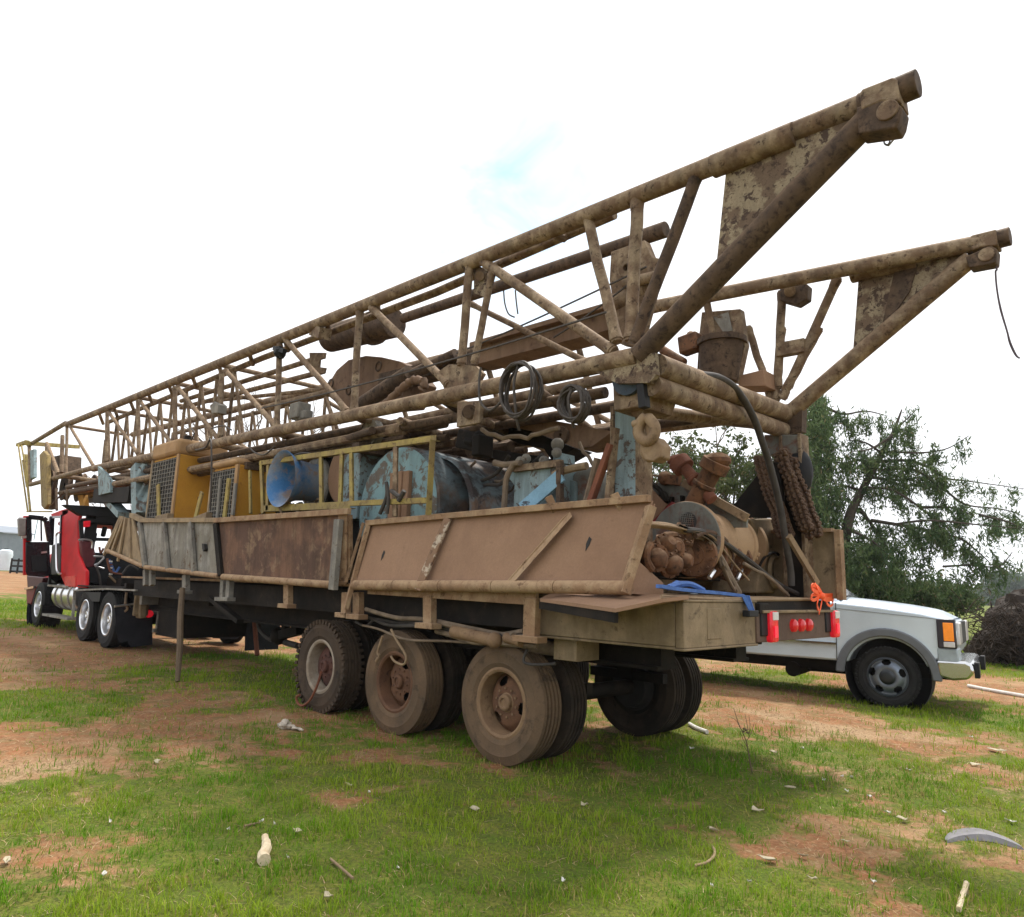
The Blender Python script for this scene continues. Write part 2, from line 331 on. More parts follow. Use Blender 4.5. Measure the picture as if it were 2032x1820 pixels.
# light bar
lb = MB().box((xr+.01, -.66, 1.21), (.05, 1.66, .235)); bar = lb.build('light_bar', worn('light_bar_brown', (.115, .075, .058), (.15, .10, .075), (.07, .05, .04), 4., (.4, .6), (.6, .7), .25), rig, bevel=.006)
MB().box((xr-.02, -.63, 1.335), (.06, 1.50, .022)).build('light_bar_lip', M['tail'], bar, bevel=.003)
for yy in (-.06, -1.40):
    q = MB().box((xr-.035, yy, 1.215), (.06, .135, .25)).build('tail_light', M['lens_red'], rig, bevel=.018)
    MB().box((xr-.068, yy, 1.30), (.008, .10, .065)).build('reverse_lens', M['lens_clear'], q, bevel=.002)
    MB().prism([(xr-.069, yy-.03, 1.13), (xr-.069, yy+.03, 1.13), (xr-.069, yy+.03, 1.22), (xr-.069, yy-.03, 1.22)], V((-.004, 0, 0))).build('lit_bulb_area', plain('bright_red_glow', (.6, .012, .03), .2, emit=(1, .03, .08), estr=.4), q)
    MB().box((xr-.004, yy+.115, 1.235), (.05, .13, .19)).build('light_box', M['black'], rig, bevel=.01)
for yy in (-.50, -.66, -.82):
    MB().lathe((xr-.015, yy, 1.215), (-1, 0, 0), [(.001, .045), (.035, .042), (.052, .028), (.056, 0)], 20).build('marker_light', M['lens_dark'], rig)
# ------------------------------------------------------------------ wheels
def tyre_prof(R, w, ri):
    h = w/2; p = [(ri, -h*.72), (ri+.03, -h*.86), (ri+.055, -h*.93), (ri+.062, -h*.965), (ri+.072, -h*.95), (ri+.115, -h*1.0), (R-.085, -h*.985), (R-.078, -h*1.005), (R-.068, -h*.965), (R-.045, -h*.92), (R-.02, -h*.84), (R-.004, -h*.80)]
    gw = .006
    for gx in (-.5, -.17, .17, .5):
        p += [(R, h*gx-gw*1.8), (R-.016, h*gx-gw), (R-.016, h*gx+gw), (R, h*gx+gw*1.8)]
    p += [(R-.004, h*.80), (R-.02, h*.84), (R-.045, h*.92), (R-.068, h*.965), (R-.078, h*1.005), (R-.085, h*.985), (ri+.115, h*1.0), (ri+.072, h*.95), (ri+.062, h*.965), (ri+.055, h*.93), (ri+.03, h*.86), (ri, h*.72)]
    return p
def holed_disc(mb, o, ax, r0, r1, prof, holes, n=120, m=14, hr=.04, hc=.2, spin=0.):
    """pressed wheel disc with real openings; prof(r) -> offset along the axle"""
    o = V(o); z = V(ax).normalized(); x = (V((0, 0, 1))).cross(z).normalized(); y = z.cross(x); rs = [r0+(r1-r0)*i/m for i in range(m+1)]
    vs = [o+z*prof(r)+x*(r*math.cos(2*math.pi*k/n))+y*(r*math.sin(2*math.pi*k/n)) for r in rs for k in range(n)]; fs = []
    for i in range(m):
        for k in range(n):
            rc = (rs[i]+rs[i+1])/2; a = 2*math.pi*(k+.5)/n; px, py = rc*math.cos(a), rc*math.sin(a); cut = False
            for hh in range(holes):
                b = spin+2*math.pi*hh/holes; dx, dy = px-hc*math.cos(b), py-hc*math.sin(b)
                u = dx*math.cos(b)+dy*math.sin(b); w = -dx*math.sin(b)+dy*math.cos(b)
                if (u/hr)**2+(w/(hr*1.35))**2 < 1: cut = True; break
            if not cut: fs.append((i*n+k, i*n+(k+1) % n, (i+1)*n+(k+1) % n, (i+1)*n+k))
    return mb.add(vs, fs)
def wheel(parent, c, side, R=.5, w=.262, ri=.27, tm='tyre', rimm='rim_tan', disc='rim_rust', outer=True, holes=5, spin=.5, lugs=False, hubr=.10, ringm=None):
    c = V(c); ax = V((0, side, 0)); tb = MB().lathe(c, ax, tyre_prof(R, w, ri), 72)
    if lugs:
        for k in range(46):
            a = 2*math.pi*k/46; d = V((math.cos(a), 0, math.sin(a))); tdir = V((-math.sin(a), 0, math.cos(a)))
            for sgn in (-1, 1):
                Rm = Matrix((tdir, V((0, 1, 0)), d)).transposed()
                tb.box(c+d*(R-.012)+V((0, sgn*w*.41, 0)), (.036, w*.2, .05), Rm)
    wh = tb.build('wheel', M[tm], parent)
    h = w/2
    MB().lathe(c, ax, [(ri+.028, h*.72), (ri+.026, h*.84), (ri+.006, h*.88), (ri-.014, h*.80), (ri-.02, h*.6), (ri-.025, -h*.7), (ri+.01, -h*.8)], 56).build('rim', M[ringm or rimm], wh)
    if outer:
        dp = -.02
        pf = lambda r: h*.05+dp + (.05*max(0, 1-((r-.10)/.15)**2) if r < .25 else 0) - .035*max(0, (r-.19)/.07)
        db = MB(); holed_disc(db, c, ax, .075, ri-.012, pf, holes, hc=.178, hr=.040, spin=spin); db.build('wheel_disc', M[disc], wh)
        hb = MB().lathe(c, ax, [(hubr*1.05, -.02), (hubr*1.0, h*.22), (hubr*.72, h*.30), (hubr*.68, h*.52), (hubr*.55, h*.60), (hubr*.40, h*.60), (hubr*.34, h*.50), (.001, h*.50)], 28)
        for k in range(10):
            a = 2*math.pi*k/10+.2; hb.tube(c+V((math.cos(a)*.118, side*.0, math.sin(a)*.118)), c+V((math.cos(a)*.118, side*(h*.36), math.sin(a)*.118)), .010, 6)
        hb.build('hub', M[rimm if rimm != 'alu' else 'alu'], wh)
        MB().lathe(c-ax*.09, ax, [(ri-.03, 0), (.001, 0)], 32).build('brake_drum', M['mesh_dark'], wh)
    return wh
AX = [(0., .0), (1.49, .012), (2.865, .03)]
styles = [dict(tm='tyre', rimm='rim_tan', disc='rim_rust', holes=3, spin=1.9), dict(tm='tyre', rimm='rim_rust', disc='rim_rust', holes=3, spin=3.3), dict(tm='tyre_mid', rimm='rim_red', disc='rim_red', holes=2, spin=1., lugs=True, ringm='rim_white')]
for (x, dz), st in zip(AX, styles):
    zc = .5+dz
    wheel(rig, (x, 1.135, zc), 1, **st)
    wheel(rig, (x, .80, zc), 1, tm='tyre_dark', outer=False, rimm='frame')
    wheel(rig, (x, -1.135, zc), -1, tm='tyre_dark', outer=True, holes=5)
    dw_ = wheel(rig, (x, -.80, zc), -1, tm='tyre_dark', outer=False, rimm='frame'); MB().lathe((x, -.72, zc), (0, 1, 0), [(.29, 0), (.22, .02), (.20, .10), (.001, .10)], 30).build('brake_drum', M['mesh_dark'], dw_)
    MB().tube((x, -.9, zc), (x, .9, zc), .075, 16).build('axle', M['frame'], rig)
    for ys in (.6, -.6): MB().bar((x-.45, ys, zc+.12), (x+.45, ys, zc+.12), .08, .09).box((x, ys, zc+.24), (.18, .12, .3)).build('leaf_spring', M['frame'], rig)
# mudguard-like hangers, air tank and brackets between frame and tyres
b = MB().box((-.62, 1.0, 1.0), (.24, .30, .20)).build('tail_bracket', M['tail'], rig, bevel=.006)
MB().tube((-.55, .95, .96), (-.2, 1.12, .985), .06, 14).tube((-.2, 1.12, .985), (-.16, 1.135, .987), .072, 14).build('outrigger_cylinder', M['hose_dusty'], rig)
MB().tube((-.20, 1.15, .98), (-.20, 1.15, .80), .02, 8).bar((-.33, 1.15, .80), (-.08, 1.15, .80), .025, .025).build('crank_handle', M['tail'], rig)
MB().tube((.55, 1.32, 1.06), (.02, 1.34, 1.02), .055, 12).ball((0, 1.34, 1.02), .07, 12).tube((-.1, 1.3, 1.05), (-.3, 1.32, 1.03), .045, 12).build('valve_manifold', M['rim_tan'], rig)
# ------------------------------------------------------------------ side work platforms folded up against the near side
yb, yt = 1.43, 1.27
def panel(name, tl, tr, br, bl, q, mat, th=.025, yb=yb, yt=yt):
    return MB().prism([onY(q(*tl), yt), onY(q(*tr), yt), onY(q(*br), yb), onY(q(*bl), yb)], V((0, -th, 0))).build(name, M[mat], rig)
# rear tan platform
P1 = panel('side_platform', (640, 135), (2322, -8), (2195, 545), (540, 500), q6, 'tan')
tl, tr, br, bl = onY(q6(640, 135), yt), onY(q6(2322, -8), yt), onY(q6(2195, 545), yb), onY(q6(540, 500), yb)
out = V((0, 1, 0))
MB().bar(tl+out*.03+V((0, 0, .012)), tr+out*.03+V((0, 0, .012)), .05, .055).build('top_rail', M['tan_trim'], P1, bevel=.004)
def onp(u, v, d=.02): return tl.lerp(tr, u).lerp(bl.lerp(br, u), v)+out*d
def strip(u0, v0, u1, v1, w, d=.03, mat='tan_trim', nm='brace_bar', par=P1, t=.03): return MB().bar(onp(u0, v0, d), onp(u1, v1, d), w, t, up=(0, 1, 0)).build(nm, M[mat], par, bevel=.003)
MB().bar(onY(q6(632, 140), yt+.05), onY(q6(500, 640), yb+.06), .055, .045).build('brace_bar', M['tan_trim'], P1, bevel=.003)
MB().bar(onY(q6(605, 125), yt+.01), onY(q6(500, 480), yb-.02), .05, .03).build('edge_bar', M['tan_trim'], P1, bevel=.003)
MB().bar(onY(q6(1108, 100), yt+.05), onY(q6(928, 525), yb+.07), .095, .02, up=(0, 1, 0)).build('brace_bar', M['flaked'], P1, bevel=.003)
a, b_ = onY(q6(1835, 60), yt+.035), onY(q6(1455, 490), yb+.035)
MB().angle_iron(a, b_, .085, .01, (-.7, .5, -.5), (.75, .25, -.6)).build('angle_brace', M['tan_trim'], P1)
MB().bar(tr+V((-.02, .04, -.05)), br+V((.02, .05, 0)), .09, .06).build('end_bar', M['tan_trim'], P1, bevel=.004)
MB().prism([tr+V((-.0, -.03, -.02)), tr+V((.14, -.05, -.02)), br.lerp(tr, .55)+V((.0, -.03, 0))], V((0, -.02, 0))).build('corner_gusset', M['tan'], P1)
for (u, v, sz) in ((.108, .52, .035), (.855, .45, .03)):        # torn holes, seen as dark
    MB().prism([onp(u, v, .004), onp(u+.004, v-.08, .004), onp(u+.012, v-.05, .004), onp(u+.010, v+.02, .004), onp(u+.003, v+.09, .004)], V((0, -.002, 0))).build('torn_hole', M['mesh_dark'], P1)
# hinge pipes along the whole side
def hinge(pts, q, r, seg, mat='tan_trim'):
    P = [onY(q(*p), yb+.03) for p in pts]; mb = MB()
    for a, b_ in zip(P[:-1], P[1:]):
        n = max(1, round((b_-a).length/seg))
        for k in range(n): mb.tube(a.lerp(b_, (k+.006)/n), a.lerp(b_, (k+.994)/n), r, 14)
    return mb.build('hinge_pipe', M[mat], rig)
hinge([(2195, 512), (555, 496)], q6, .052, .7)
hinge([(1395, 1335), (640, 1280)], q1, .042, .8)
hinge([(610, 1275), (100, 1212)], q1, .036, .9)
hinge([(1000, 1058), (745, 945)], q0, .036, 1.2)
# lower flange beneath the rear platform and its drop legs
fl = MB(); fl.bar(onY(q6(640, 520), 1.36), onY(q6(1640, 580), 1.36), .04, .10); fl.build('lower_rail', M['tan_trim'], rig, bevel=.004)
def leg(pix, q, y, w, mat='tan_trim', foot=True):
    a, b_ = onY(q(*pix[0]), y), onY(q(*pix[1]), y); mb = MB().bar(a, b_, w, .07, up=(0, 1, 0)); 
    if foot: mb.box(b_+V((0, .02, .01)), (w*2.1, .12, .05))
    return mb.build('drop_leg', M[mat], rig, bevel=.004)
for pix, q, w in [(((1612, 575), (1605, 825)), q6, .13), (((1000, 560), (1000, 745)), q6, .12), (((575, 540), (575, 690)), q6, .11), (((505, 540), (500, 680)), q6, .09), (((157, 490), (157, 625)), q6, .11),
                  (((690, 1300), (683, 1440)), q1, .10), (((648, 1300), (640, 1440)), q1, .09), (((383, 1265), (383, 1390)), q1, .13), (((148, 1232), (148, 1340)), q1, .10), (((105, 1230), (105, 1340)), q1, .10)]:
    leg(pix, q, 1.36, w, 'grey_trim' if q is q1 else 'tan_trim', foot=(pix[0][0] not in (148, 105)))
# fold-down shelf at the rear corner and its end gusset
sh = [onZ(p, 1.50) for p in (q7(255, 335), q7(1000, 372), q7(1085, 352), q7(860, 330))]
sA, sB = onY(q7(255, 335), 1.45), onY(q7(755, 420), 1.80); sC = onX(q7(1075, 352), -1.80)
sh = MB().prism([sA+V((0, 0, -.02)), sB, sC, V((sC.x, 1.22, 1.45)), V((sA.x, 1.25, 1.46))], V((0, 0, -.025))).build('fold_down_shelf', M['tan'], rig)
MB().bar(sA+V((.02, -.03, -.065)), sB+V((.02, -.04, -.06)), .03, .07).build('shelf_edge', M['frame'], sh)
g1, g2, g3 = onY(q7(910, 105), 1.37), onY(q7(860, 320), 1.43), onX(q7(1075, 340), -1.47)
MB().prism([g1, g2, g3, g3+V((0, 0, .10))], V((.02, 0, 0))).build('end_gusset', M['tan'], rig)
# middle brown platform
yt2 = 1.47
P2 = panel('side_platform', (592, 905), (1462, 850), (1395, 1315), (640, 1262), q1, 'brown_panel', yt=yt2); P2['label'] = 'brown stained middle side platform'
tl, tr, br, bl = onY(q1(592, 905), yt2), onY(q1(1462, 850), yt2), onY(q1(1395, 1315), yb), onY(q1(640, 1262), yb)
MB().bar(onY(q1(585, 888), yt2+.04), onY(q1(1518, 825), yt2+.04), .05, .065).build('top_rail', M['tan_trim'], P2, bevel=.004)
MB().bar(onY(q1(1445, 880), yt2+.05), onY(q1(1405, 1370), yb+.07), .105, .06, up=(0, 1, 0)).build('post_bar', M['grey_trim'], P2, bevel=.004)
MB().bar(onY(q1(1478, 850), yt2+.0), onY(q1(1475, 1330), yb-.05), .10, .05).bar(onY(q1(1510, 850), yt2-.06), onY(q1(1515, 1300), yb-.1), .08, .05).build('edge_bar', M['tan_trim'], P2)
MB().bar(onY(q1(592, 905), yt2+.02), onY(q1(625, 1270), yb+.02), .11, .05, up=(0, 1, 0)).build('edge_bar', M['frame'], P2, bevel=.004)
# forward grey platform, three bays
P3 = panel('side_platform', (85, 905), (588, 898), (612, 1268), (92, 1200), q1, 'grey_panel', yt=yt2); P3['label'] = 'grey blotched forward side platform'
MB().bar(onY(q1(70, 890), yt2+.03), onY(q1(588, 886), yt2+.03), .05, .055).build('top_rail', M['board_tan'], P3)
for (a, b_) in (((60, 900), (98, 1205)), ((228, 905), (258, 1225)), ((415, 900), (440, 1245))):
    MB().bar(onY(q1(*a), yt2+.035), onY(q1(*b_), yb+.035), .10, .05, up=(0, 1, 0)).build('rib', M['grey_trim'], P3, bevel=.004)
MB().prism([onY(q1(*p), 1.44) for p in ((522, 1050), (538, 1055), (540, 1090), (532, 1105), (524, 1085))], V((0, .06, 0))).build('torn_hole', M['mesh_dark'], P3)
# flared front end of slats
fan = MB().prism([onY(q0(*p), y) for p, y in (((835, 710), 1.40), ((920, 725), 1.42), ((995, 1050), 1.42), ((760, 950), 1.38), ((722, 935), 1.36))], V((0, -.03, 0))).build('flared_end', M['board_tan'], rig)
for k, (a, b_) in enumerate((((838, 712), (722, 975)), ((862, 716), (775, 962)), ((875, 718), (820, 1020)), ((902, 722), (905, 1010)), ((925, 728), (990, 1050)), ((850, 714), (745, 960)))):
    MB().bar(onY(q0(*a), 1.43), onY(q0(*b_), 1.43), .07, .035, up=(0, 1, 0)).build('slat', M['board_tan'], fan, bevel=.003)
MB().bar(onY(q0(920, 700), 1.42), onY(q0(1010, 745), 1.42), .10, .07).bar(onY(q0(1000, 735), 1.43), onY(q0(1500, 735), 1.43), .06, .07).build('top_rail', M['board_tan'], rig)
# far side platform folded up
f = MB().prism([(-1.9, -1.40, 1.45), (-1.9, -1.40, 2.09), (2.6, -1.40, 2.12), (2.6, -1.40, 1.47)], V((0, .025, 0))).build('side_platform', M['tail'], rig); f['label'] = 'far side platform, back corner in view'
MB().box((-1.9, -1.37, 1.77), (.06, .09, .66)).build('end_bar', M['tan_trim'], f, bevel=.004)
MB().box((.35, -1.37, 2.10), (4.4, .09, .035)).build('top_rail', M['tan_trim'], f)
# ------------------------------------------------------------------ underside clutter: hoses, tool boxes, legs
for pts, r, mt in [([(560, 700), (640, 690), (760, 735), (980, 740), (1180, 770), (1480, 800), (1650, 790)], .018, 'hose'), ([(600, 735), (700, 760), (860, 820), (1100, 830), (1400, 850), (1600, 840)], .012, 'hose_dusty'),
                   ([(620, 640), (800, 690), (960, 700), (1180, 740), (1400, 790), (1560, 770)], .022, 'hose_dusty'), ([(560, 715), (620, 740), (680, 700), (800, 720), (990, 725)], .014, 'hose'),
                   ([(1040, 770), (1150, 800), (1260, 835), (1400, 840), (1640, 860)], .025, 'hose_dusty'), ([(1040, 715), (1200, 750), (1400, 790), (1500, 800)], .03, 'hose_dusty'),
                   ([(1580, 880), (1560, 950), (1620, 970), (1750, 965)], .012, 'hose'), ([(640, 650), (900, 720), (1000, 715)], .02, 'hose')]:
    MB().path(smooth_path([onY(q6(*p), 1.27+random.uniform(-.06, .06)) for p in pts], 5), r, 7).build('hose', M[mt], rig)
for pts, r in [([(870, 1440), (880, 1560), (900, 1650), (960, 1710), (1010, 1715)], .035), ([(770, 1590), (860, 1580), (960, 1570), (1040, 1530)], .03), ([(960, 1480), (1040, 1570), (1080, 1620)], .03), ([(1110, 1520), (1130, 1580), (1150, 1660)], .02), ([(1170, 1520), (1180, 1640)], .035), ([(1260, 1500), (1200, 1580), (1160, 1650)], .015), ([(1000, 1690), (1060, 1730), (1160, 1760)], .045)]:
    MB().path(smooth_path([onY(q1(*p), .3) for p in pts], 5), r, 8).build('air_line', M['hose'], rig)
for pts, y, r in (([(450, 400), (520, 380), (555, 330), (560, 560), (550, 800)], 1.44, .014), ([(815, 365), (860, 415), (930, 430), (1000, 370)], 1.40, .011), ([(1100, 470), (1150, 430), (1230, 420), (1290, 450)], 1.2, .013), ([(420, 330), (440, 280), (420, 250)], 1.3, .012), ([(560, 250), (640, 230), (700, 260)], 1.2, .011)):
    MB().path(smooth_path([onY(q1(*p), y) for p in pts]), r, 6).build('hanging_cable', M['cable'], rig)
for k in range(16):
    x = random.uniform(-.6, 4.6); y = random.uniform(.3, 1.12); z = random.uniform(2.35, 2.95); L_ = random.uniform(.4, 1.3)
    MB().path(sag((x, y, z), (x+L_, y+random.uniform(-.4, .2), z+random.uniform(-.3, .2)), random.uniform(.05, .3), 10, .02), random.uniform(.012, .026), 7).build('engine_hose', M[random.choice(['hose', 'hose', 'hose_dusty', 'cable'])], rig)
MB().bar(onY(q1(1080, 1500), .35), onY(q1(1075, 1650), .35), .09, .09).ball(onY(q1(1030, 1690), .35), .13, 14).bar(onY(q1(1020, 1690), .35), onY(q1(1180, 1650), .35), .14, .12).build('suspension_hanger', M['frame'], rig)
MB().bar(onY(q1(560, 1430), 1.2), onY(q1(760, 1590), 1.2), .10, .06).bar(onY(q1(90, 1345), .9), onY(q1(560, 1470), .9), .08, .05).build('landing_brace', M['frame'], rig)
MB().box((8.6, .0, .70), (.9, 1.5, .5)).build('tool_box', M['frame'], rig, bevel=.01)
for (a, b_, y) in (((847, 1460), (878, 1825), -.25), ((800, 1470), (806, 1760), -1.2)):
    MB().tube(onY(q1(*a), y), onY(q1(*b_), y), .04, 8).build('landing_leg', M['oxide'], rig)
mf = MB().box((7.8, -.6, .55), (.03, .62, .62)).build('mud_flap', M['rubber'], rig)
# ------------------------------------------------------------------ lattice mast lying over the trailer
YN, YF = 1.38, -1.38
_onY = onY
def onY(p, y): return onM(p, y-1.38) if 1.29 < y < 1.51 else _onY(p, y)
def ym(x): return 1.38-.034*(x+1.5)
def lz(P, Q, x): return P.z+(Q.z-P.z)*(x-P.x)/(Q.x-P.x)
tipN, tipF = onY((1795, 176), YN), onY((1985, 474), YF)
nN, nF = onY((1268, 707), YN), onY((1572, 815), YF)
farN = onZ((1307, 607), tipF.z+.02)
yf2 = farN.y
endT, endB = onY((134, 842), YN), onY((186, 930), YN)
endTF, endBF = V((endT.x, yf2, endT.z)), V((endB.x, YF, endB.z-.05))
m = MB()
m.tube(tipN, endT, .072, 16); m.tube(nN, endB, .075, 16)
m.tube(tipF, farN, .072, 16); m.tube(farN, endTF, .072, 16); m.tube(nF, endBF, .075, 16)
m.ball(farN, .072, 14)
mast = m.build('mast', M['mast'], rig); mast['label'] = 'rusty tubular lattice mast lying level over the trailer'
def sub(nm, mb, mat='mast', **k): return mb.build(nm, M[mat], mast, **k)
def br(q, a, b_, r, y=YN, mat='mast', y2=None, nm='brace'):
    A, B = onY(q(*a), y), onY(q(*b_), y if y2 is None else y2); d = (B-A).normalized(); L_ = (B-A).length; mb = MB(); n_ = 5
    mb.path([A+d*(L_*k/n_)+(V((random.uniform(-.006, .006), random.uniform(-.006, .006), random.uniform(-.006, .006))) if 0 < k < n_ else V((0, 0, 0))) for k in range(n_+1)], r, 12)
    w0 = min(.16, .2*L_)
    for P_, s_ in ((A, 1), (B, -1)): mb.tube(P_+d*s_*.02, P_+d*s_*(.09+r*.4), r*1.2, 12, r*1.04)      # weld build-up at the joint
    return sub(nm, mb, mat)
# base legs and their head fittings
legN, legF = onY((1745, 216), YN), onY(r1(1650, 1120), YF)
sub('base_leg', MB().tube(nN, legN, .085, 16), 'mast_dark'); sub('base_leg', MB().tube(nF, legF, .08, 16), 'mast')
for tip, q, pl, y, mt in ((tipN, r1, [(383, 560), (640, 470), (1010, 350), (1010, 480), (690, 830), (318, 1190)], YN, 'pocked'), (tipF, r1, [(1068, 1160), (1260, 1125), (1600, 1050), (1600, 1150), (1210, 1460), (1030, 1660)], YF, 'pocked')):
    sub('web_plate', MB().prism([onY(q(*p), y+.012) for p in pl], V((0, -.024, 0))), mt)
sub('web_stiffener', MB().prism([onY(r1(*p), YF+.03) for p in ((1255, 1165), (1370, 1150), (1330, 1290), (1200, 1480), (1180, 1490))], V((0, -.06, 0))), 'mast_dark')
for (tp, q, pts, pin, sl, y) in (
    (tipN, r1, [(1060, 470), (1050, 330), (1190, 290), (1290, 325), (1275, 400), (1255, 440)], (1215, 350), [(1066, 262), (1078, 236), (1240, 172), (1262, 184), (1278, 300), (1180, 300), (1075, 345)], YN),
    (tipF, r1, [(1640, 1170), (1620, 1110), (1750, 1050), (1785, 1070), (1780, 1140), (1770, 1145)], (1730, 1100), [(1640, 1015), (1650, 998), (1780, 966), (1788, 1050), (1700, 1060), (1648, 1078)], YF)):
    hd = sub('head_lug', MB().prism([onY(q(*p), y+.09) for p in pts], V((0, -.15, 0))), 'mast_dark', bevel=.012)
    pc = onY(q(*pin), y+.09); sub('head_pin', MB().tube(pc+V((0, .014, 0)), pc-V((0, .18, 0)), .062, 24), 'mast', bevel=.006)
    sub('sleeve', MB().prism([onY(q(*p), y+.095) for p in sl], V((0, -.19, 0))), 'mast', bevel=.012)
    sub('end_pipe', MB().tube(tp+V((.25, 0, 0)), tp-V((.075, 0, 0)), .082, 18), 'mast_dark', bevel=.006)
for tip, y in ((tipN, YN), (tipF, YF)):
    sub('doubler_sleeve', MB().tube((tip.x+.66, y+(tip.y-y), tip.z), (tip.x+1.25, y+(tip.y-y), tip.z+(.03 if y < 0 else .01)), .084, 16), 'mast', bevel=.004)
# near face bracing around the base node
br(q4, (1565, -165), (1175, 880), .048, mat='mast_dark'); br(q4, (1198, 5), (1160, 860), .050); br(q4, (895, 95), (1075, 870), .045)
br(q4, (200, 400), (150, 1010), .043); br(q4, (332, 450), (225, 1000), .035); br(q4, (245, 365), (1060, 930), .047); br(q4, (205, 640), (900, 990), .03, y=.9)
sub('lug_plate', MB().prism([onY(q4(*p), 1.34) for p in ((225, 400), (300, 440), (285, 600), (222, 575))], V((0, -.03, 0))), 'pocked')
sub('lug_pin', MB().tube(onY(q4(258, 475), 1.39), onY(q4(258, 475), 1.25), .045, 14), 'mast')
sub('node_gusset', MB().prism([onY(q4(*p), YN+.02) for p in ((10, 1045), (75, 1000), (235, 1010), (278, 1055), (225, 1150), (60, 1190))], V((0, -.04, 0))), 'mast')
sub('block_plate', MB().prism([onY(q4(*p), 1.44) for p in ((125, 1225), (262, 1215), (255, 1350), (118, 1375))], V((0, -.05, 0))), 'mast', bevel=.006)
sub('block_pin', MB().tube(onY(q4(183, 1290), 1.50), onY(q4(183, 1290), 1.3), .05, 16).tube(onY(q4(200, 1285), 1.47), onY(q4(200, 1285), 1.3), .07, 16), 'mast_dark')
sub('node_gusset', MB().prism([onY(q4(*p), YN+.03) for p in ((880, 1010), (1300, 930), (1310, 1060), (1270, 1110), (1075, 1115))], V((0, -.05, 0))), 'pocked')
sub('node_gusset', MB().prism([onY(q5(*p), YF+.03) for p in ((1270, 500), (1400, 470), (1395, 620), (1290, 640))], V((0, -.12, 0))), 'mast_dark')
# near face, remaining bays: (vertical top, bottom), (diagonal top, bottom)
bays = [(q3, (682, 190), (640, 890), (760, 165), (1300, 705), .043), (q3, (125, 420), (105, 1010), (165, 385), (600, 895), .040),
        (d0, (440, 735), (437, 868), (447, 735), (552, 852), .040), (d0, (347, 768), (348, 890), (352, 768), (440, 880), .040), (d0, (274, 795), (275, 902), (278, 796), (348, 892), .038),
        (d0, (213, 818), (211, 917), (216, 818), (276, 905), .038), (d0, (133, 842), (131, 945), (139, 846), (186, 926), .038)]
for q, a, b_, c_, d_, r in bays:
    br(q, a, b_, r); br(q, c_, d_, r*.95)
# far face bracing, same bays, seen through the near one
xs = [onY(q(*a), YN).x for q, a, *_ in bays]
xs = [nF.x+2.45, nF.x+.7]+xs
for i, x in enumerate(xs):
    zt = 0; p_t = V((x, yf2 if x > farN.x else tipF.y+(farN.y-tipF.y)*(x-tipF.x)/(farN.x-tipF.x), tipF.z+.02)); p_b = V((x, YF, nF.z+(endBF.z-nF.z)*(x-nF.x)/(endBF.x-nF.x)))
    sub('brace', MB().tube(p_t, p_b, .04, 10)); 
    if i >= 2: sub('brace', MB().tube(p_t, V((x-1.9 if i < 5 else x-1.5, YF, p_b.z)), .036, 10))
# girts across the two chords of each bay, top and bottom
for i, x in enumerate(xs[0:1]+xs[2:]):
    zb = nN.z+(endB.z-nN.z)*(x-nN.x)/(endB.x-nN.x)
    sub('girt', MB().tube((x, ym(x), zb), (x, YF, zb-.06), .05, 10)); 
    if i > 2: sub('girt', MB().tube((x+.2, ym(x), lz(tipN, endT, x+.2)), (x+.2, yf2, lz(farN, endTF, x+.2)), .04, 10))
    sub('lattice_bar', MB().tube((x, ym(x), zb), (x+1.3, YF, zb-.06), .036, 8), 'mast_dark')
# rear cross pipes between base nodes
sub('cross_pipe', MB().tube(onY(q5(530, 225), 1.34), onY(q5(1300, 515), -1.36), .088, 18)); sub('cross_pipe', MB().tube(onY(q5(500, 345), 1.34), onY(q5(1285, 615), -1.36), .082, 18))
sub('cross_pipe', MB().tube((-1.35, 1.2, 2.86), onY(q5(1115, 575), -1.2), .055, 14))
# far face bracing near the base node
br(q5, (1275, 0), (1240, 440), .045, YF); br(q5, (1500, 0), (1275, 430), .045, YF); br(q5, (1075, 0), (1215, 430), .04, YF); br(r1, (955, 1220), (690, 1800), .045, YF); br(r1, (665, 1290), (640, 1800), .045, YF)
sub('strut_box', MB().bar(onY(q5(1255, 140), YF+.02), onY(q5(1420, 110), YF+.02), .10, .14), 'mast')
sub('lug_plate', MB().prism([onY(r1(*p), YF+.05) for p in ((650, 1245), (770, 1235), (800, 1260), (795, 1330), (740, 1365), (655, 1340))], V((0, -.12, 0))), 'mast_dark', bevel=.01)
sub('lug_pin', MB().tube(onY(r1(705, 1290), YF+.10), onY(r1(705, 1290), YF-.1), .06, 16), 'mast')
# inner (telescoped) section: chords and lattice
iN = [onM(p_, -.2) for p_ in ((1219, 425), (866, 580), (520, 711), (215, 838))]
sub('inner_chord', MB().path(iN, .045, 12)); sub('inner_chord', MB().tube((iN[1].x-.5, -.85, iN[1].z), (iN[3].x, -.85, iN[3].z), .045, 12))
for a, b_ in ((((700, 225), (760, 250))), ((395, 345), (410, 420))):
    sub('strut', MB().tube(onY(q4(*a), YN), onY(q4(b_[0], b_[1]), 1.18), .04, 8)) if a == (700, 225) else None
for x in np.arange(2.2, 14, 1.15):
    sub('strut', MB().tube((x, ym(x), lz(tipN, endT, x)), (x+.25, ym(x)-.2, lz(iN[1], iN[3], x+.25)), .035, 8))
zi = nN.z
ib = [V((p_.x, p_.y, nN.z+.24+.018*(p_.x+1.5))) for p_ in iN[2:]]; sub('inner_chord', MB().tube(ib[0]+V((1.0, 0, 0)), ib[1], .045, 10)); sub('inner_chord', MB().tube(ib[0]+V((1.0, -1.7, 0)), V((ib[1].x, -.7, ib[1].z)), .045, 10))
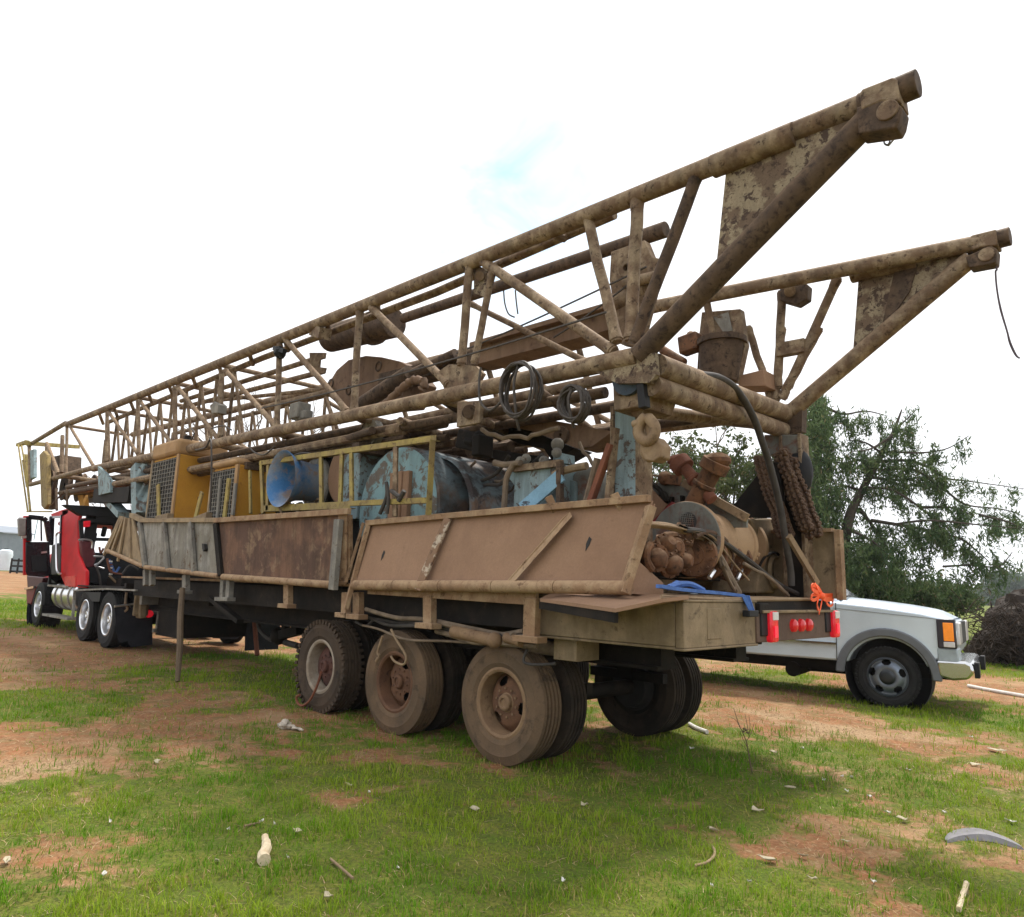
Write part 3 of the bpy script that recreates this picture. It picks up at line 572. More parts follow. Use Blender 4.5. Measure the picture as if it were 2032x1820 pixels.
for k in range(11):
    x = ib[0].x+1.0+(ib[1].x-ib[0].x-1.0)*k/10; yy = ym(x)-.2
    for y_ in (yy, -.78):
        zt_ = iN[2].z+(iN[3].z-iN[2].z)*(x-iN[2].x)/(iN[3].x-iN[2].x); zb_ = nN.z+.24+.018*(x+1.5)
        sub('inner_brace', MB().tube((x, y_, zt_), (x, y_, zb_), .030, 8).tube((x, y_, zt_), (x-.55, y_, zb_), .028, 8))
for k in range(9): sub('floor_pipe', MB().tube((11.0+random.uniform(-.8, .8), .75-.21*k, nN.z+.16), (17.0, .62-.18*k, nN.z+.30), .055, 8), 'mast' if k % 2 else 'mast_dark')
for y, z, r in ((.92, zi+.10, .05), (.8, zi-.02, .045), (.45, zi+.06, .055), (.1, zi-.05, .04), (-.3, zi+.02, .05), (-.75, zi-.04, .045), (-1.05, zi+.08, .05)):
    sub('inner_rail', MB().tube((2.0+random.uniform(-.6, .8), y, z), (15.5, y*.92, z+.22), r, 10), 'mast_dark')
for y0, y1, x0, x1, dz in ((1.2, .2, 2.2, 7.5, -.06), (.9, -.4, 2.6, 9.0, -.10), (.2, -1.0, 3.5, 10., -.12), (.6, 1.0, 1.6, 6, -.12)):
    sub('drill_pipe', MB().tube((x0, y0, zi+dz), (x1, y1, zi+dz+.10), .045, 10), 'mast_dark')
for k in range(17):
    y = 1.08-.138*k+random.uniform(-.03, .03); z = zi-.10+random.uniform(-.05, .05); x0 = random.uniform(1.3, 3.2)
    sub('drill_pipe', MB().tube((x0, y, z), (x0+random.uniform(6.5, 10), y+random.uniform(-.12, .12), z+.14+random.uniform(-.03, .05)), random.uniform(.042, .06), 9).tube((x0, y, z), (x0+.25, y, z+.003), .072, 9), 'mast_dark' if k % 3 else 'mast')
for y, dz, x0, x1 in ((1.0, -.10, -.9, 2.4), (.72, .12, -1.1, 3.0), (.35, -.04, -1.0, 2.8), (-.05, .10, -1.1, 3.2), (-.45, -.06, -.9, 3.0), (-.8, .05, -1.2, 3.4), (-1.1, .16, -1.2, 3.2)):
    sub('inner_rail', MB().tube((x0, y, zi+dz), (x1, y+random.uniform(-.1, .1), zi+dz+.06), .05, 10), 'mast' if dz > 0 else 'mast_dark')
for x, y0, y1 in ((-.3, 1.2, -.6), (.9, .9, -1.2), (1.7, 1.2, -1.2)): sub('inner_rail', MB().tube((x, y0, zi-.02), (x+.8, y1, zi+.04), .045, 10))
sub('rack_beam', MB().box((2.6, 0, zi-.20), (.14, 2.3, .10)), 'mast_dark'); sub('rack_beam', MB().box((5.4, 0, zi-.15), (.14, 2.3, .10)), 'mast_dark'); sub('rack_beam', MB().box((8.2, 0, zi-.10), (.14, 2.3, .10)), 'mast_dark')
# hydraulic raising ram and barrel
r0, r1_, r2 = onY((1322, 455), .45), onY((800, 632), .45), onY((650, 682), .45)
ram = sub('raising_ram', MB().tube(r0+V((.25, 0, -.0)), r1_, .065, 16).tube(r0, r0+V((.35, 0, .01)), .075, 18), 'mast_dark', bevel=.006)
sub('ram_barrel', MB().tube(onY((782, 640), .45), onY((655, 672), .45), .20, 22).tube(onY((745, 650), .45), onY((735, 653), .45), .23, 22), 'mast_dark', bevel=.01)
sub('ram_bracket', MB().prism([onY(q4(*p), .62) for p in ((1040, 330), (1240, 260), (1280, 360), (1330, 370), (1310, 480), (1200, 900), (1095, 880), (1030, 500))], V((0, -.10, 0))), 'mast', bevel=.006)
sub('bracket_eye', MB().lathe(onY(q4(1160, 440), .63), (0, 1, 0), [(.035, 0), (.035, .08), (.085, .08), (.085, 0)], 18).tube(onY(q4(1120, 520), .66), onY(q4(1340, 470), .66), .05, 12).tube(onY(q4(1060, 640), .6), onY(q4(1250, 570), .55), .09, 14), 'mast')
# far bracket with its black drum
sub('ram_bracket', MB().prism([onY(q5(*p), -1.05) for p in ((800, -90), (1030, -110), (1060, 100), (1010, 330), (770, 290), (785, 40))], V((0, -.10, 0))), 'mast', bevel=.006)
dA = onY(q5(920, 80), -.98); dB = onY(q5(900, 320), -.98)
sub('black_drum', MB().tube(dA, dB, .235, 24, .20).tube(dA+V((0, 0, .01)), dA-V((0, 0, .05)), .26, 24), 'mast_dark')
sub('paint_patch', MB().prism([onY(q5(*p), -1.04) for p in ((870, -60), (960, -90), (985, 20), (930, 30))], V((0, .006, 0))), 'grey_panel')
sub('side_box', MB().prism([onY(q5(*p), -1.1) for p in ((1010, 290), (1170, 250), (1180, 350), (1020, 355))], V((0, -.3, 0))), 'tan', bevel=.008)
sub('valve_body', MB().bar(onY(q5(680, 120), -.9), onY(q5(790, 80), -.9), .16, .2).ball(onY(q5(735, 50), -.9), .05).tube(onY(q5(560, 130), -.9), onY(q5(700, 215), -.9), .05), 'pump', bevel=.02)
# big box beam along the mast (kelly boom) and lower tan arm
bm = [onY(q4(*p), .35) for p in ((230, 905), (1060, 670), (1060, 800), (230, 985))]
sub('boom_beam', MB().prism([bm[0], bm[1], bm[1]-V((0, 0, .20)), bm[0]-V((0, 0, .20))], V((0, -.30, 0))).bar(bm[0]+V((0, .04, .02)), bm[1]+V((0, .04, .02)), .10, .05), 'beam')
am = [onY(q4(*p), .25) for p in ((-160, 940), (240, 890), (240, 950), (-250, 1060))]
sub('boom_beam', MB().prism([bm[0]+V((0, 0, -.02)), bm[0]+V((1.9, 0, .05)), bm[0]+V((1.9, 0, -.14)), bm[0]+V((0, 0, -.2))], V((0, -.26, 0))), 'mast_dark')
ar = [onY(r6(*p), .30) for p in ((430, 130), (850, 215), (1640, 360), (1450, 500), (1300, 515), (860, 345), (430, 265))]
arm = MB().prism(ar, V((0, -.34, 0))).build('lifting_arm', M['beam'], rig)
MB().lathe(onY(r6(1170, 400), .31), (0, 1, 0), [(.02, 0), (.02, .03), (.09, .03), (.10, 0)], 16).build('pivot_pin', M['mast_dark'], arm)
# travelling block / crown shield plate: half-round tan plate
cc = onY(q3(745, 810), .1); dk = []
for p in ((455, 705), (520, 600), (600, 530), (720, 500), (830, 510), (960, 540), (1050, 590), (1130, 700), (1040, 860), (600, 900), (470, 790)): dk.append(onY(q3(*p), .1))
sp = sub('block_shield', MB().prism(dk, V((0, -.22, 0))), 'beam', bevel=.012)
for p in ((812, 575), (480, 695), (605, 740)):
    MB().lathe(onY(q3(*p), .105), (0, 1, 0), [(.055, 0), (.055, .012), (.075, .012), (.08, 0)], 18).build('shield_ring', M['mast_dark'], mast)
sub('black_ram', MB().tube(onY(q3(680, 850), .55), onY(q3(1030, 620), .55), .10, 16).tube(onY(q3(1030, 640), .5), onY(q3(1350, 490), .4), .07, 12), 'mast_dark')
sub('mud_hose', MB().path(smooth_path([onY(q3(*p), .7) for p in ((860, 840), (940, 760), (1010, 700), (1070, 670), (1130, 690), (1110, 740))]), [.05+.012*math.sin(2.4*k) for k in range(26)], 10), 'beam')
sub('slotted_plate', MB().prism([onY(q3(*p), .8) for p in ((330, 480), (438, 480), (430, 520), (400, 525), (395, 580), (440, 585), (430, 620), (340, 640))], V((0, -.03, 0))), 'mast')
sub('ladder_rail', MB().tube(onY(q3(-560, 816), .7), onY(q3(430, 505), .7), .04).tube(onY(q3(-560, 863), .7), onY(q3(430, 610), .7), .04).tube(onY(q3(-400, 823), .7), onY(q3(460, 730), .7), .03).tube(onY(q3(0, 870), .7), onY(q3(500, 745), .7), .05), 'mast')
sub('valve_cluster', MB().box(onY(q3(265, 890), 1.0), (.24, .2, .22)).box(onY(q3(290, 920), 1.0), (.3, .12, .12)).tube(onY(q3(230, 930), 1.02), onY(q3(310, 900), 1.02), .04), 'grey_trim', bevel=.02)
sub('lamp_bracket', MB().prism([onY(q1(*p), 1.2) for p in ((545, 90), (580, 60), (605, 80), (600, 140), (560, 145))], V((0, -.15, 0))), 'grey_trim', bevel=.01)
sub('rope_clamp', MB().ball(onY(q3(125, 480), YN+.03), .085, 10, bump=.2).bar(onY(q3(90, 450), YN+.05), onY(q3(160, 470), YN+.05), .06, .06), 'black')
sub('bracket_box', MB().bar(onY(q3(375, 330), 1.3), onY(q3(440, 350), 1.2), .16, .14), 'mast')
sub('sheave', MB().lathe(onY(q3(770, 1040), .95), (0, 1, 0), [(.05, -.04), (.16, -.05), (.14, 0), (.16, .05), (.05, .04)], 20).bar(onY(q3(790, 960), .95), onY(q3(790, 1080), .95), .06, .1), 'grey_trim')
# crown end of the mast
cx0 = onY(r7(420, 950), YN)
for a, b_, r in (((130, 840), (57, 884), .06), ((58, 884), (60, 962), .05), ((186, 928), (60, 962), .06), ((92, 882), (93, 945), .04), ((93, 880), (116, 940), .05), ((124, 865), (122, 938), .05)):
    sub('crown_tube', MB().tube(onY(a, YN), onY(b_, YN), r, 10))
sub('crown_plate', MB().prism([onY(r7(*p), YN) for p in ((395, 510), (470, 480), (470, 870), (400, 910))], V((0, -.08, 0))), 'lightblue', bevel=.006)
sub('crown_beam', MB().bar(onY(r7(250, 425), YN), onY(r7(380, 380), YN), .12, .1).bar(onY(r7(370, 400), .8), onY(r7(1080, 450), -.9), .16, .12), 'yellow_frame', bevel=.006)
cs = MB()
for y in (.7, .35, 0, -.35): cs.lathe((onY(r7(600, 900), .9).x, y, 3.78), (0, 1, 0), [(.08, -.04), (.40, -.06), (.36, 0), (.40, .06), (.08, .04)], 26)
sub('crown_sheave', cs, 'mast_dark')
sub('sheave_guard', MB().prism([onY(r7(*p), .9) for p in ((545, 560), (600, 500), (650, 560), (655, 1250), (610, 1320), (570, 1270))], V((0, -.10, 0))), 'guard_ochre', bevel=.02)
sub('sheave_guard', MB().prism([onY(r7(*p), .5) for p in ((665, 600), (850, 560), (840, 850), (670, 850))], V((0, -.5, 0))), 'mast_dark')
sub('sheave_guard', MB().prism([onY(r7(*p), .5) for p in ((655, 1000), (730, 1010), (690, 1310), (640, 1320))], V((0, -.14, 0))), 'mast_dark')
for a, b_, r in (((255, 425), (385, 1345), .022), ((340, 560), (420, 1335), .03), ((300, 430), (335, 640), .022), ((320, 640), (375, 1000), .03), ((365, 560), (385, 1010), .03), ((375, 1350), (720, 1350), .018), ((780, 1030), (790, 1330), .03), ((925, 1040), (935, 1260), .025), ((690, 1290), (890, 1070), .018)):
    sub('crown_stay', MB().tube(onY(r7(*a), YN-.15), onY(r7(*b_), YN-.15), r, 8), 'yellow_frame' if a[0] < 400 else 'mast_dark')
sub('crown_post', MB().prism([onY(r7(*p), .3) for p in ((1060, 1050), (1140, 1050), (1170, 1270), (1110, 1270))], V((0, -.12, 0))), 'yellow')
# front headrack that carries the mast
hr = MB(); hr.prism([onY(r7(*p), 1.1) for p in ((1360, 720), (1480, 830), (1530, 920), (1530, 1080), (1370, 1120))], V((0, -.06, 0)))
hr.bar(onY(q0(730, 560), .9), onY(q0(860, 700), .9), .22, .12)
hp = hr.build('headrack', M['lightblue'], rig)
MB().bar(onY(q0(700, 570), .9), onY(q0(950, 560), .9), .3, .3).box((9.9, -.2, 2.55), (.3, 1.9, .3)).build('headrack_beam', M['frame'], rig)
MB().bar(onY(q0(965, 360), .95), onY(q0(975, 700), .95), .22, .25).build('headrack_post', M['lightblue'], rig)
MB().path(smooth_path([onY(q0(*p), YN-.05) for p in ((740, 180), (725, 330), (730, 425), (775, 440), (1040, 455))]), .05, 10).build('grab_bar', M['mast'], mast)
MB().box((9.2, .3, 2.2), (.7, 1.1, .4)).build('grey_cabinet', M['grey_panel'], rig)
MB().bar(onY(q0(1000, 370), .8), onY(q0(1010, 700), .8), .35, .3).build('dark_cabinet', M['frame'], rig)
onY = _onY
# ------------------------------------------------------------------ engine bay between the platforms and the mast
def radiator(pg, cap, yface, depth, mat_cap, grid):
    """pg = grille corners tl,tr,br,bl ; box runs inward from the near face"""
    a, b_, c_, d_ = [onY(q1(*p), yface) for p in pg]
    z0_, z1 = 1.75, max(a.z, b_.z); x0_, x1 = min(b_.x, c_.x), max(a.x, d_.x)
    x0_ = (b_.x+c_.x)/2; x1 = (a.x+d_.x)/2
    body = MB().box(((x0_+x1)/2, yface-depth/2, (z0_+z1)/2), (x1-x0_, depth, z1-z0_)).build('radiator', M['yellow'], rig, bevel=.015)
    MB().box(((x0_+x1)/2+.03, yface+.004, (2.2+z1-.03)/2), (x1-x0_-.12, .006, z1-2.25)).build('radiator_core', M['mesh_dark'], body)
    g = MB(); n, mrow = grid
    for k in range(n+1): xx = x0_+.07+(x1-x0_-.14)*k/n; g.tube((xx, yface+.025, 2.2), (xx, yface+.025, z1-.05), .007, 5)
    for k in range(mrow+1): zz = 2.25+(z1-2.32)*k/mrow; g.tube((x0_+.06, yface+.025, zz), (x1-.06, yface+.025, zz), .007, 5)
    g.build('grille', M['grey_trim'], body, smooth=0)
    e = MB(); e.bar((x0_+.04, yface+.015, 1.6), (x0_+.04, yface+.015, z1), .09, .03, up=(0, 1, 0)); e.build('grille_edge', M['cap_tan'], body, bevel=.004)
    e = MB().bar((x1-.03, yface+.015, 1.6), (x1-.03, yface+.015, z1), .05, .04, up=(0, 1, 0)).build('grille_edge', M['board_tan'], body)
    cp = MB().box(((x0_+x1)/2-.02, yface-depth/2+.05, z1+cap/2), (x1-x0_-.06, depth+.02, cap)).build('radiator_cap', M[mat_cap], body, bevel=.06)
    MB().tube(((x0_+x1)/2-.3, yface-.2, z1+cap-.02), ((x0_+x1)/2-.3, yface-.2, z1+cap+.10), .06, 12).build('filler_neck', M['frame'], body)
    for dz_ in (.25, .7): MB().box((x0_-.003, yface-depth*.45, z1-dz_), (.01, .06, .05)).build('name_plate', M['oxide'], body)
    return body
radiator([(135, 480), (320, 440), (320, 870), (135, 870)], .27, 1.22, .85, 'cap_tan', (9, 16))
radiator([(555, 560), (740, 500), (740, 860), (555, 860)], .10, 1.22, .85, 'cap_tan', (9, 12))
MB().box((8.4, -.1, 2.0), (1.5, .9, 1.0)).build('engine_block', M['frame'], rig, bevel=.03)
eb = MB(); eb.box((5.0, -.05, 2.0), (1.74, .9, 1.0)); eb.box((3.3, 0, 1.95), (1.7, 1.2, 1.0))
for k in range(5): eb.tube((4.5+.3*k, .45, 2.3), (4.5+.3*k, .6, 2.55), .07, 10)
eb.build('engine_block', M['frame'], rig, bevel=.03)
# blue intake horn facing sideways
hc_ = onY(q1(1040, 595), 1.38)
horn = MB().lathe(hc_, (0, 1, 0), [(.27, -.80), (.25, -.55), (.245, -.38), (.265, -.2), (.30, -.09), (.345, -.01), (.362, 0), (.362, -.008), (.30, -.12), (.235, -.3), (.23, -.75)], 44).build('intake_horn', M['bluehorn'], rig)
MB().lathe(hc_, (0, 1, 0), [(.25, -.47), (.33, -.47), (.34, -.52), (.33, -.56), (.25, -.56)], 44).build('horn_flange', M['grey_panel'], horn)
MB().lathe(hc_, (0, 1, 0), [(.001, -.78), (.232, -.78)], 30).build('fan_throat', M['mesh_dark'], horn)
MB().tube(hc_+V((0, -.56, 0)), hc_+V((-.1, -1.1, 0)), .36, 26).build('air_cleaner', M['frame'], horn, bevel=.02)
MB().tube(hc_+V((-.75, -.45, .05)), hc_+V((-.75, -1.1, .05)), .40, 26).build('air_cleaner', M['tan'], horn, bevel=.03)
MB().tube(hc_+V((.03, -.03, -.36)), hc_+V((.03, -.10, -.50)), .012, 6).build('horn_stay', M['board_tan'], horn)
# dull yellow guard frame of angle iron
gf = None
yg = 1.30
gi = 0
def gbar(a, b_, w=.06, mat='yellow_frame', y=yg, q=q3):
    global gf, gi
    gi += 1; y = y+.0035*(gi % 5); w = w*.8
    p, r = onY(q(*a), y), onY(q(*b_), y); d = (r-p).normalized(); side = V((0, 1, 0)).cross(d).normalized()
    mb = MB().angle_iron(p, r, w, .008, side, (0, -1, 0))
    o = mb.build('guard_frame' if gf is None else 'guard_bar', M[mat], rig if gf is None else gf)
    if gf is None: gf = o
gbar((-20, 1262), (1208, 1092), .075); gbar((1200, 1090), (1170, 1612), -.075); gbar((-10, 1585), (610, 1562), .10); gbar((590, 1545), (1140, 1525), .07)
for a, b_ in (((395, 1205), (398, 1560)), ((540, 1185), (528, 1545)), ((605, 1180), (608, 1545)), ((30, 1265), (25, 1580)), ((-18, 1265), (-5, 1600))): gbar(a, b_, .075)
gbar((912, 1105), (905, 1620), .085, 'mast'); gbar((-95, 1300), (-90, 1600), .06)
# pale blue rounded housing with streaked shell: axle lies across the trailer
ca = onY(q3(1005, 1520), .95); Rc = 1.0
fl_, fr_ = onY((712, 1000), .985), onY((868, 1000), .985); Rc = (fl_.x-fr_.x)/2; ctr = V(((fl_.x+fr_.x)/2, 0, onY((800, 884), .985).z-Rc)); ks = Rc/.9
sh_ = MB().lathe(ctr+V((0, .98, 0)), (0, -1, 0), [(.86*ks, 0), (.90*ks, .03), (.90*ks, 1.5), (.86*ks, 1.53)], 64)
sh_.lathe(ctr+V((-.30, .72, -.03)), (0, -1, 0), [(.78*ks, 0), (.82*ks, .04), (.82*ks, 1.3), (.78*ks, 1.34)], 64)
shell = sh_.build('coupling_housing', M['bluehouse'], rig)
MB().lathe(ctr+V((0, .985, 0)), (0, 1, 0), [(.88*ks, -.01), (.84*ks, .012), (.36*ks, .012), (.001, .012)], 64).build('housing_face', M['blueface'], shell)
MB().box(ctr+V((-.12, 1.02, .10)), (.34, .06, .62)).box(ctr+V((-.12, 1.04, .1)), (.14, .06, .62)).build('inspection_slot', M['tan'], shell, bevel=.01)
MB().box(ctr+V((.9, .85, .38)), (.35, .3, .9)).build('side_casing', M['lightblue'], rig, bevel=.01)
MB().box(ctr+V((1.1, .7, -.1)), (.5, .3, .9)).build('dark_casing', M['frame'], rig)
MB().bar(onY(r6(230, 430), .85), onY(r6(430, 470), .85), .14, .2).ball(onY(r6(410, 420), .9), .08, 12).box(onY(r6(430, 500), .9), (.12, .2, .22)).tube(onY(r6(270, 450), .95), onY(r6(360, 470), .95), .04, 10).build('breather_box', M['frame'], shell, bevel=.02)
for pts, r, mt in (([(730, 1560), (690, 1480), (640, 1400)], .02, 'hose'),): pass
for pts, y, r, mt, q in (([(865, 1380), (870, 1460), (850, 1530), (820, 1600)], 1.34, .02, 'hose', q3), ([(870, 1400), (880, 1500), (870, 1600)], 1.34, .018, 'hose', q3), ([(900, 1440), (960, 1480), (990, 1440), (950, 1510)], 1.33, .025, 'hose', q3),
                         ([(630, 1080), (640, 930), (655, 790), (720, 670), (780, 655)], 1.02, .028, 'hose_dusty', r6), ([(540, 650), (620, 670), (700, 665), (790, 655)], 1.0, .03, 'hose_dusty', r6)):
    MB().path(smooth_path([onY(q(*p), y) for p in pts]), r, 8).build('hydraulic_hose', M[mt], rig)
# pale blue gear case panels toward the rear
gp = MB().prism([onY(r6(*p), .95) for p in ((730, 705), (1150, 660), (1145, 1090), (715, 1090))], V((0, -.5, 0))).build('gear_case', M['lightblue'], rig, bevel=.008)
MB().prism([onY(r6(*p), .93) for p in ((640, 720), (735, 705), (725, 860), (680, 800))], V((0, -.02, 0))).build('case_plate', M['lightblue'], gp)
MB().bar(onY(r6(720, 712), .97), onY(r6(1165, 655), .97), .06, .06).build('case_flange', M['mast'], gp)
MB().prism([onY(r6(*p), .7) for p in ((1090, 580), (1160, 560), (1165, 650), (1085, 655))], V((0, -.2, 0))).build('case_lug', M['lightblue'], gp)
MB().bar(onY(r6(800, 1085), 1.08), onY(r6(1170, 765), 1.02), .13, .03, up=(0, 1, 0)).build('lever_bar', M['bluepaint'], gp, bevel=.004)
MB().bar(onY(r6(1150, 640), 1.02), onY(r6(1150, 1040), 1.02), .05, .05).build('case_stay', M['mast_dark'], gp)
MB().prism([onY(r6(*p), .8) for p in ((1180, 780), (1290, 830), (1290, 1060), (1180, 1060))], V((0, -.3, 0))).build('case_plate', M['lightblue'], gp)
MB().lathe(onY(r6(1390, 900), .75), (0, 1, 0), [(.001, .0), (.16, .02), (.2, .0), (.22, -.1)], 24).build('round_cover', M['greyplate'], gp)
MB().prism([onY(r6(*p), .55) for p in ((1170, 720), (1290, 690), (1420, 700), (1430, 900), (1300, 1040), (1200, 900))], V((0, -.3, 0))).build('dark_guard', M['frame'], gp)  # guard in the black frame steel
MB().path(smooth_path([onY(r6(*p), .95) for p in ((1095, 765), (1160, 735), (1290, 700), (1400, 680))]), .035, 8).build('control_rod', M['board_tan'], gp)
MB().tube(onY(r6(1500, 610), 1.0), onY(r6(1385, 1050), 1.0), .03, 8).build('control_rod', M['hose_dusty'], gp)
MB().ball(onY(r6(1128, 482), .6), .065, 14).path([onY(r6(1128, 482), .6), onY(r6(1150, 560), .6)], .02, 6).build('valve_ball', M['grey_trim'], gp)
for p in ((780, 640), (835, 615), (1000, 635), (1120, 560)): MB().ball(onY(r6(*p), .8), .05, 10).build('bolt_head', M['grey_trim'], gp)
for p in ((1075, 1030), (1690, 1010)): MB().bar(onY(r6(p[0]-30, p[1]+20), 1.3), onY(r6(p[0]+30, p[1]-8), 1.26), .05, .14).build('hinge_lug', M['tan_trim'], rig, bevel=.004)
# black hood under the mast between post and housing
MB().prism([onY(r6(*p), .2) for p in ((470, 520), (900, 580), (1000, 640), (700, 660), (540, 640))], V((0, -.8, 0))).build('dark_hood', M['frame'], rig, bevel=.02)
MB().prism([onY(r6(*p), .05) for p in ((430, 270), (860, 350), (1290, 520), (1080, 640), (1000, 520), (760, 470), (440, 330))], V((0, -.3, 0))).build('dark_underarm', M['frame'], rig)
# ------------------------------------------------------------------ rear support posts under the base nodes
def post(y, zt, xa, xb, mat='lightblue'):
    p = MB().box(((xa+xb)/2, y-.13, (1.45+zt)/2), (xb-xa, .15, zt-1.45)).build('support_post', M[mat], rig, bevel=.004)
    MB().box((xa-.015, y-.13, (1.45+zt)/2), (.03, .20, zt-1.45)).box((xb+.015, y-.13, (1.45+zt)/2), (.03, .20, zt-1.45)).build('post_flange', M['mast'], p, bevel=.003)
    return p
p1 = post(1.06, 2.98, -1.22, -1.0)
MB().bar(onY(r6(1670, 330), 1.14), onY(r6(1600, 1030), 1.14), .06, .04).build('post_flange', M['mast'], p1)
MB().bar(onY(r6(1625, 480), 1.18), onY(r6(1425, 1050), 1.2), .07, .04).build('stay_bar', M['oxide'], p1)
hd = MB().prism([onY(q4(*p), 1.30) for p in ((1050, 1100), (1100, 1010), (1260, 985), (1310, 1080), (1270, 1120), (1225, 1250), (1055, 1280))], V((0, -.42, 0))).build('post_head', M['mast'], rig, bevel=.01)
pc = onY(q4(1140, 1080), 1.33)
MB().lathe(pc, (0, 1, 0), [(.14, -.04), (.14, .01), (.10, .02), (.05, .05), (.025, .055), (.02, .0)], 24).build('pin_cap', worn('navy_pin_cap', (.06, .085, .125), (.09, .11, .14), (.05, .04, .035), 6.), hd)
MB().prism([onY(q4(*p), 1.33) for p in ((1075, 1140), (1190, 1125), (1180, 1165), (1075, 1185))], V((0, -.06, 0))).build('head_lip', M['mast_dark'], hd, bevel=.004)
MB().bar(onY(q4(1215, 1000), 1.36), onY(q4(1240, 1260), 1.36), .07, .06).build('black_slide', M['black'], hd)
p2 = post(-1.15, 3.05, -1.62, -1.46, 'frame')
MB().prism([onY(q5(*p), -1.2) for p in ((1170, 640), (1390, 640), (1370, 760), (1190, 760))], V((0, -.12, 0))).build('post_head', M['greyplate'], rig, bevel=.01)
MB().ball(onY(q5(1375, 870), -1.25), .145, 18, (1, .6, 1.7), .04).build('dark_tank', M['black'], rig)
MB().prism([onY(q5(*p), -.95) for p in ((985, 1065), (1185, 815), (1260, 800), (1290, 1135), (1010, 1130))], V((0, -.06, 0))).build('dark_gusset', M['frame'], rig)
# ------------------------------------------------------------------ drawworks and pumps on the rear deck
RX = -1.25
def pr(p, x=RX): return onX(r5(*p), x)
DA, DB = onX(r5(625, 860), -1.28), onX(r5(965, 915), -1.20); DB.z = DA.z; dl = (DB-DA).length
dw = MB().lathe(DA, (DB-DA), [(.001, -.02), (.315, -.02), (.325, 0), (.325, .03), (.27, .04), (.27, dl-.06), (.275, dl-.04), (.29, dl-.03), (.29, dl+.03), (.25, dl+.04), (.001, dl+.04)], 60).build('winch_drum', M['drum'], rig)
MB().lathe(DA+(DA-DB).normalized()*.02, (DA-DB), [(.001, .006), (.312, .006), (.318, 0)], 60).build('drum_cover', M['greyplate'], dw)
hm = onY(r5(645, 708), DA.y+.03); MB().lathe(hm, (DA-DB), [(.001, .006), (.072, .006), (.075, 0)], 24).build('mesh_port', plain('expanded_mesh', (.035, .03, .03), .8), dw)
g = MB()
for k in range(-3, 4): g.tube(hm+V((-.06, .012, k*.018)), hm+V((.06, .012, k*.018+.012)), .003, 4).tube(hm+V((k*.018, .012, -.06)), hm+V((k*.018+.018, .012, .06)), .003, 4)
g.build('port_mesh', M['greyplate'], dw)
# sloped guard; the sun on its edge is put in as a paler bar
gd = MB().prism([onY(r5(*p), -.10) for p in ((250, 390), (610, 385), (1130, 680), (1130, 760), (480, 760), (250, 640))], V((0, -.03, 0))).build('sloped_guard', M['greyplate'], rig)
MB().bar(onY(r5(605, 385), -.05), onY(r5(1135, 680), -.05), .05, .07).build('sunlit_guard_edge', M['hook'], gd)
MB().prism([onY(r5(*p), -.03) for p in ((250, 440), (340, 440), (470, 570), (340, 730), (250, 730))], V((0, -.02, 0))).build('tan_side_plate', M['tan'], gd)
MB().prism([onY(r5(*p), .02) for p in ((505, 545), (565, 590), (360, 725), (330, 722))], V((0, -.05, 0))).build('red_flap', plain('deep_red_paint', (.20, .02, .018), .6), gd)
for (a, b_) in (((510, 505), (510, 620)), ((595, 495), (600, 610)), ((700, 500), (700, 610))): MB().bar(onY(r5(*a), -.07), onY(r5(*b_), -.07), .05, .02).build('guard_rib', M['frame'], gd)
MB().bar(onY(r5(430, 355), -.07), onY(r5(570, 370), -.07), .08, .09).ball(onY(r5(450, 350), -.07), .07).build('guard_latch', M['pump'], gd)
MB().path([onY(r5(*p), -.07) for p in ((345, 385), (345, 325), (400, 330), (400, 385))], .012, 6).build('lift_loop', M['pump'], gd)
MB().path(smooth_path([onY(r5(*p), -.03) for p in ((350, 400), (400, 440), (430, 490), (470, 540), (440, 470), (420, 500))]), .025, 7).build('control_linkage', M['frame'], gd)
# two flanged stand pipes
for a, b_, r, fl in (((730, 400), (560, 205), .055, .10), ((760, 440), (885, 205), .085, .125)):
    A, B = onY(r5(*a), .15), onY(r5(*b_), .15); d = (B-A).normalized()
    MB().tube(A-d*.2, B, r, 16).tube(B-d*.10, B, fl, 18).tube(B-d*.26, B-d*.22, r*1.25, 16).ball(B+d*.0, fl*.98, 14, (1, 1, .6)).build('flanged_pipe', M['oxide'] if r < .06 else M['pump'], rig, bevel=.008)
MB().lathe(onX(r5(1040, 925), -1.0), (0, 1, 0), [(.001, -.1), (.30, -.1), (.32, -.06), (.32, .0), (.28, .02), (.001, .02)], 50).build('brake_flange', M['drum'], rig)
for a, b_ in (((950, 780), (1010, 745)), ((1005, 742), (1115, 785)), ((1045, 820), (1105, 795))): MB().tube(onX(r5(*a), -1.35), onX(r5(*b_), -1.35), .012, 6).build('drum_stud', M['oxide'], rig)
MB().path(smooth_path([onX(r5(*p), -1.1) for p in ((1130, 690), (1210, 760), (1250, 880), (1240, 1000), (1200, 1080))]), .05, 10).build('brake_band', M['tan'], rig)
# hopper box with embossed ring
hp_ = MB().prism([onX(r5(*p), -1.25) for p in ((1170, 690), (1400, 680), (1470, 800), (1500, 1300), (1215, 1310), (1240, 1100), (1230, 850))], V((.5, 0, 0))).build('hopper_box', M['tail'], rig, bevel=.02)
MB().lathe(onX(r5(1370, 1130), -1.28), (-1, 0, 0), [(.13, 0), (.15, .03), (.17, 0)], 30).build('hopper_ring', M['tail'], hp_)
MB().path(smooth_path([onX(r5(*p), -1.30) for p in ((1240, 1080), (1290, 1000), (1370, 970), (1430, 1020))]), .014, 6).build('wire_guide', M['frame'], hp_)
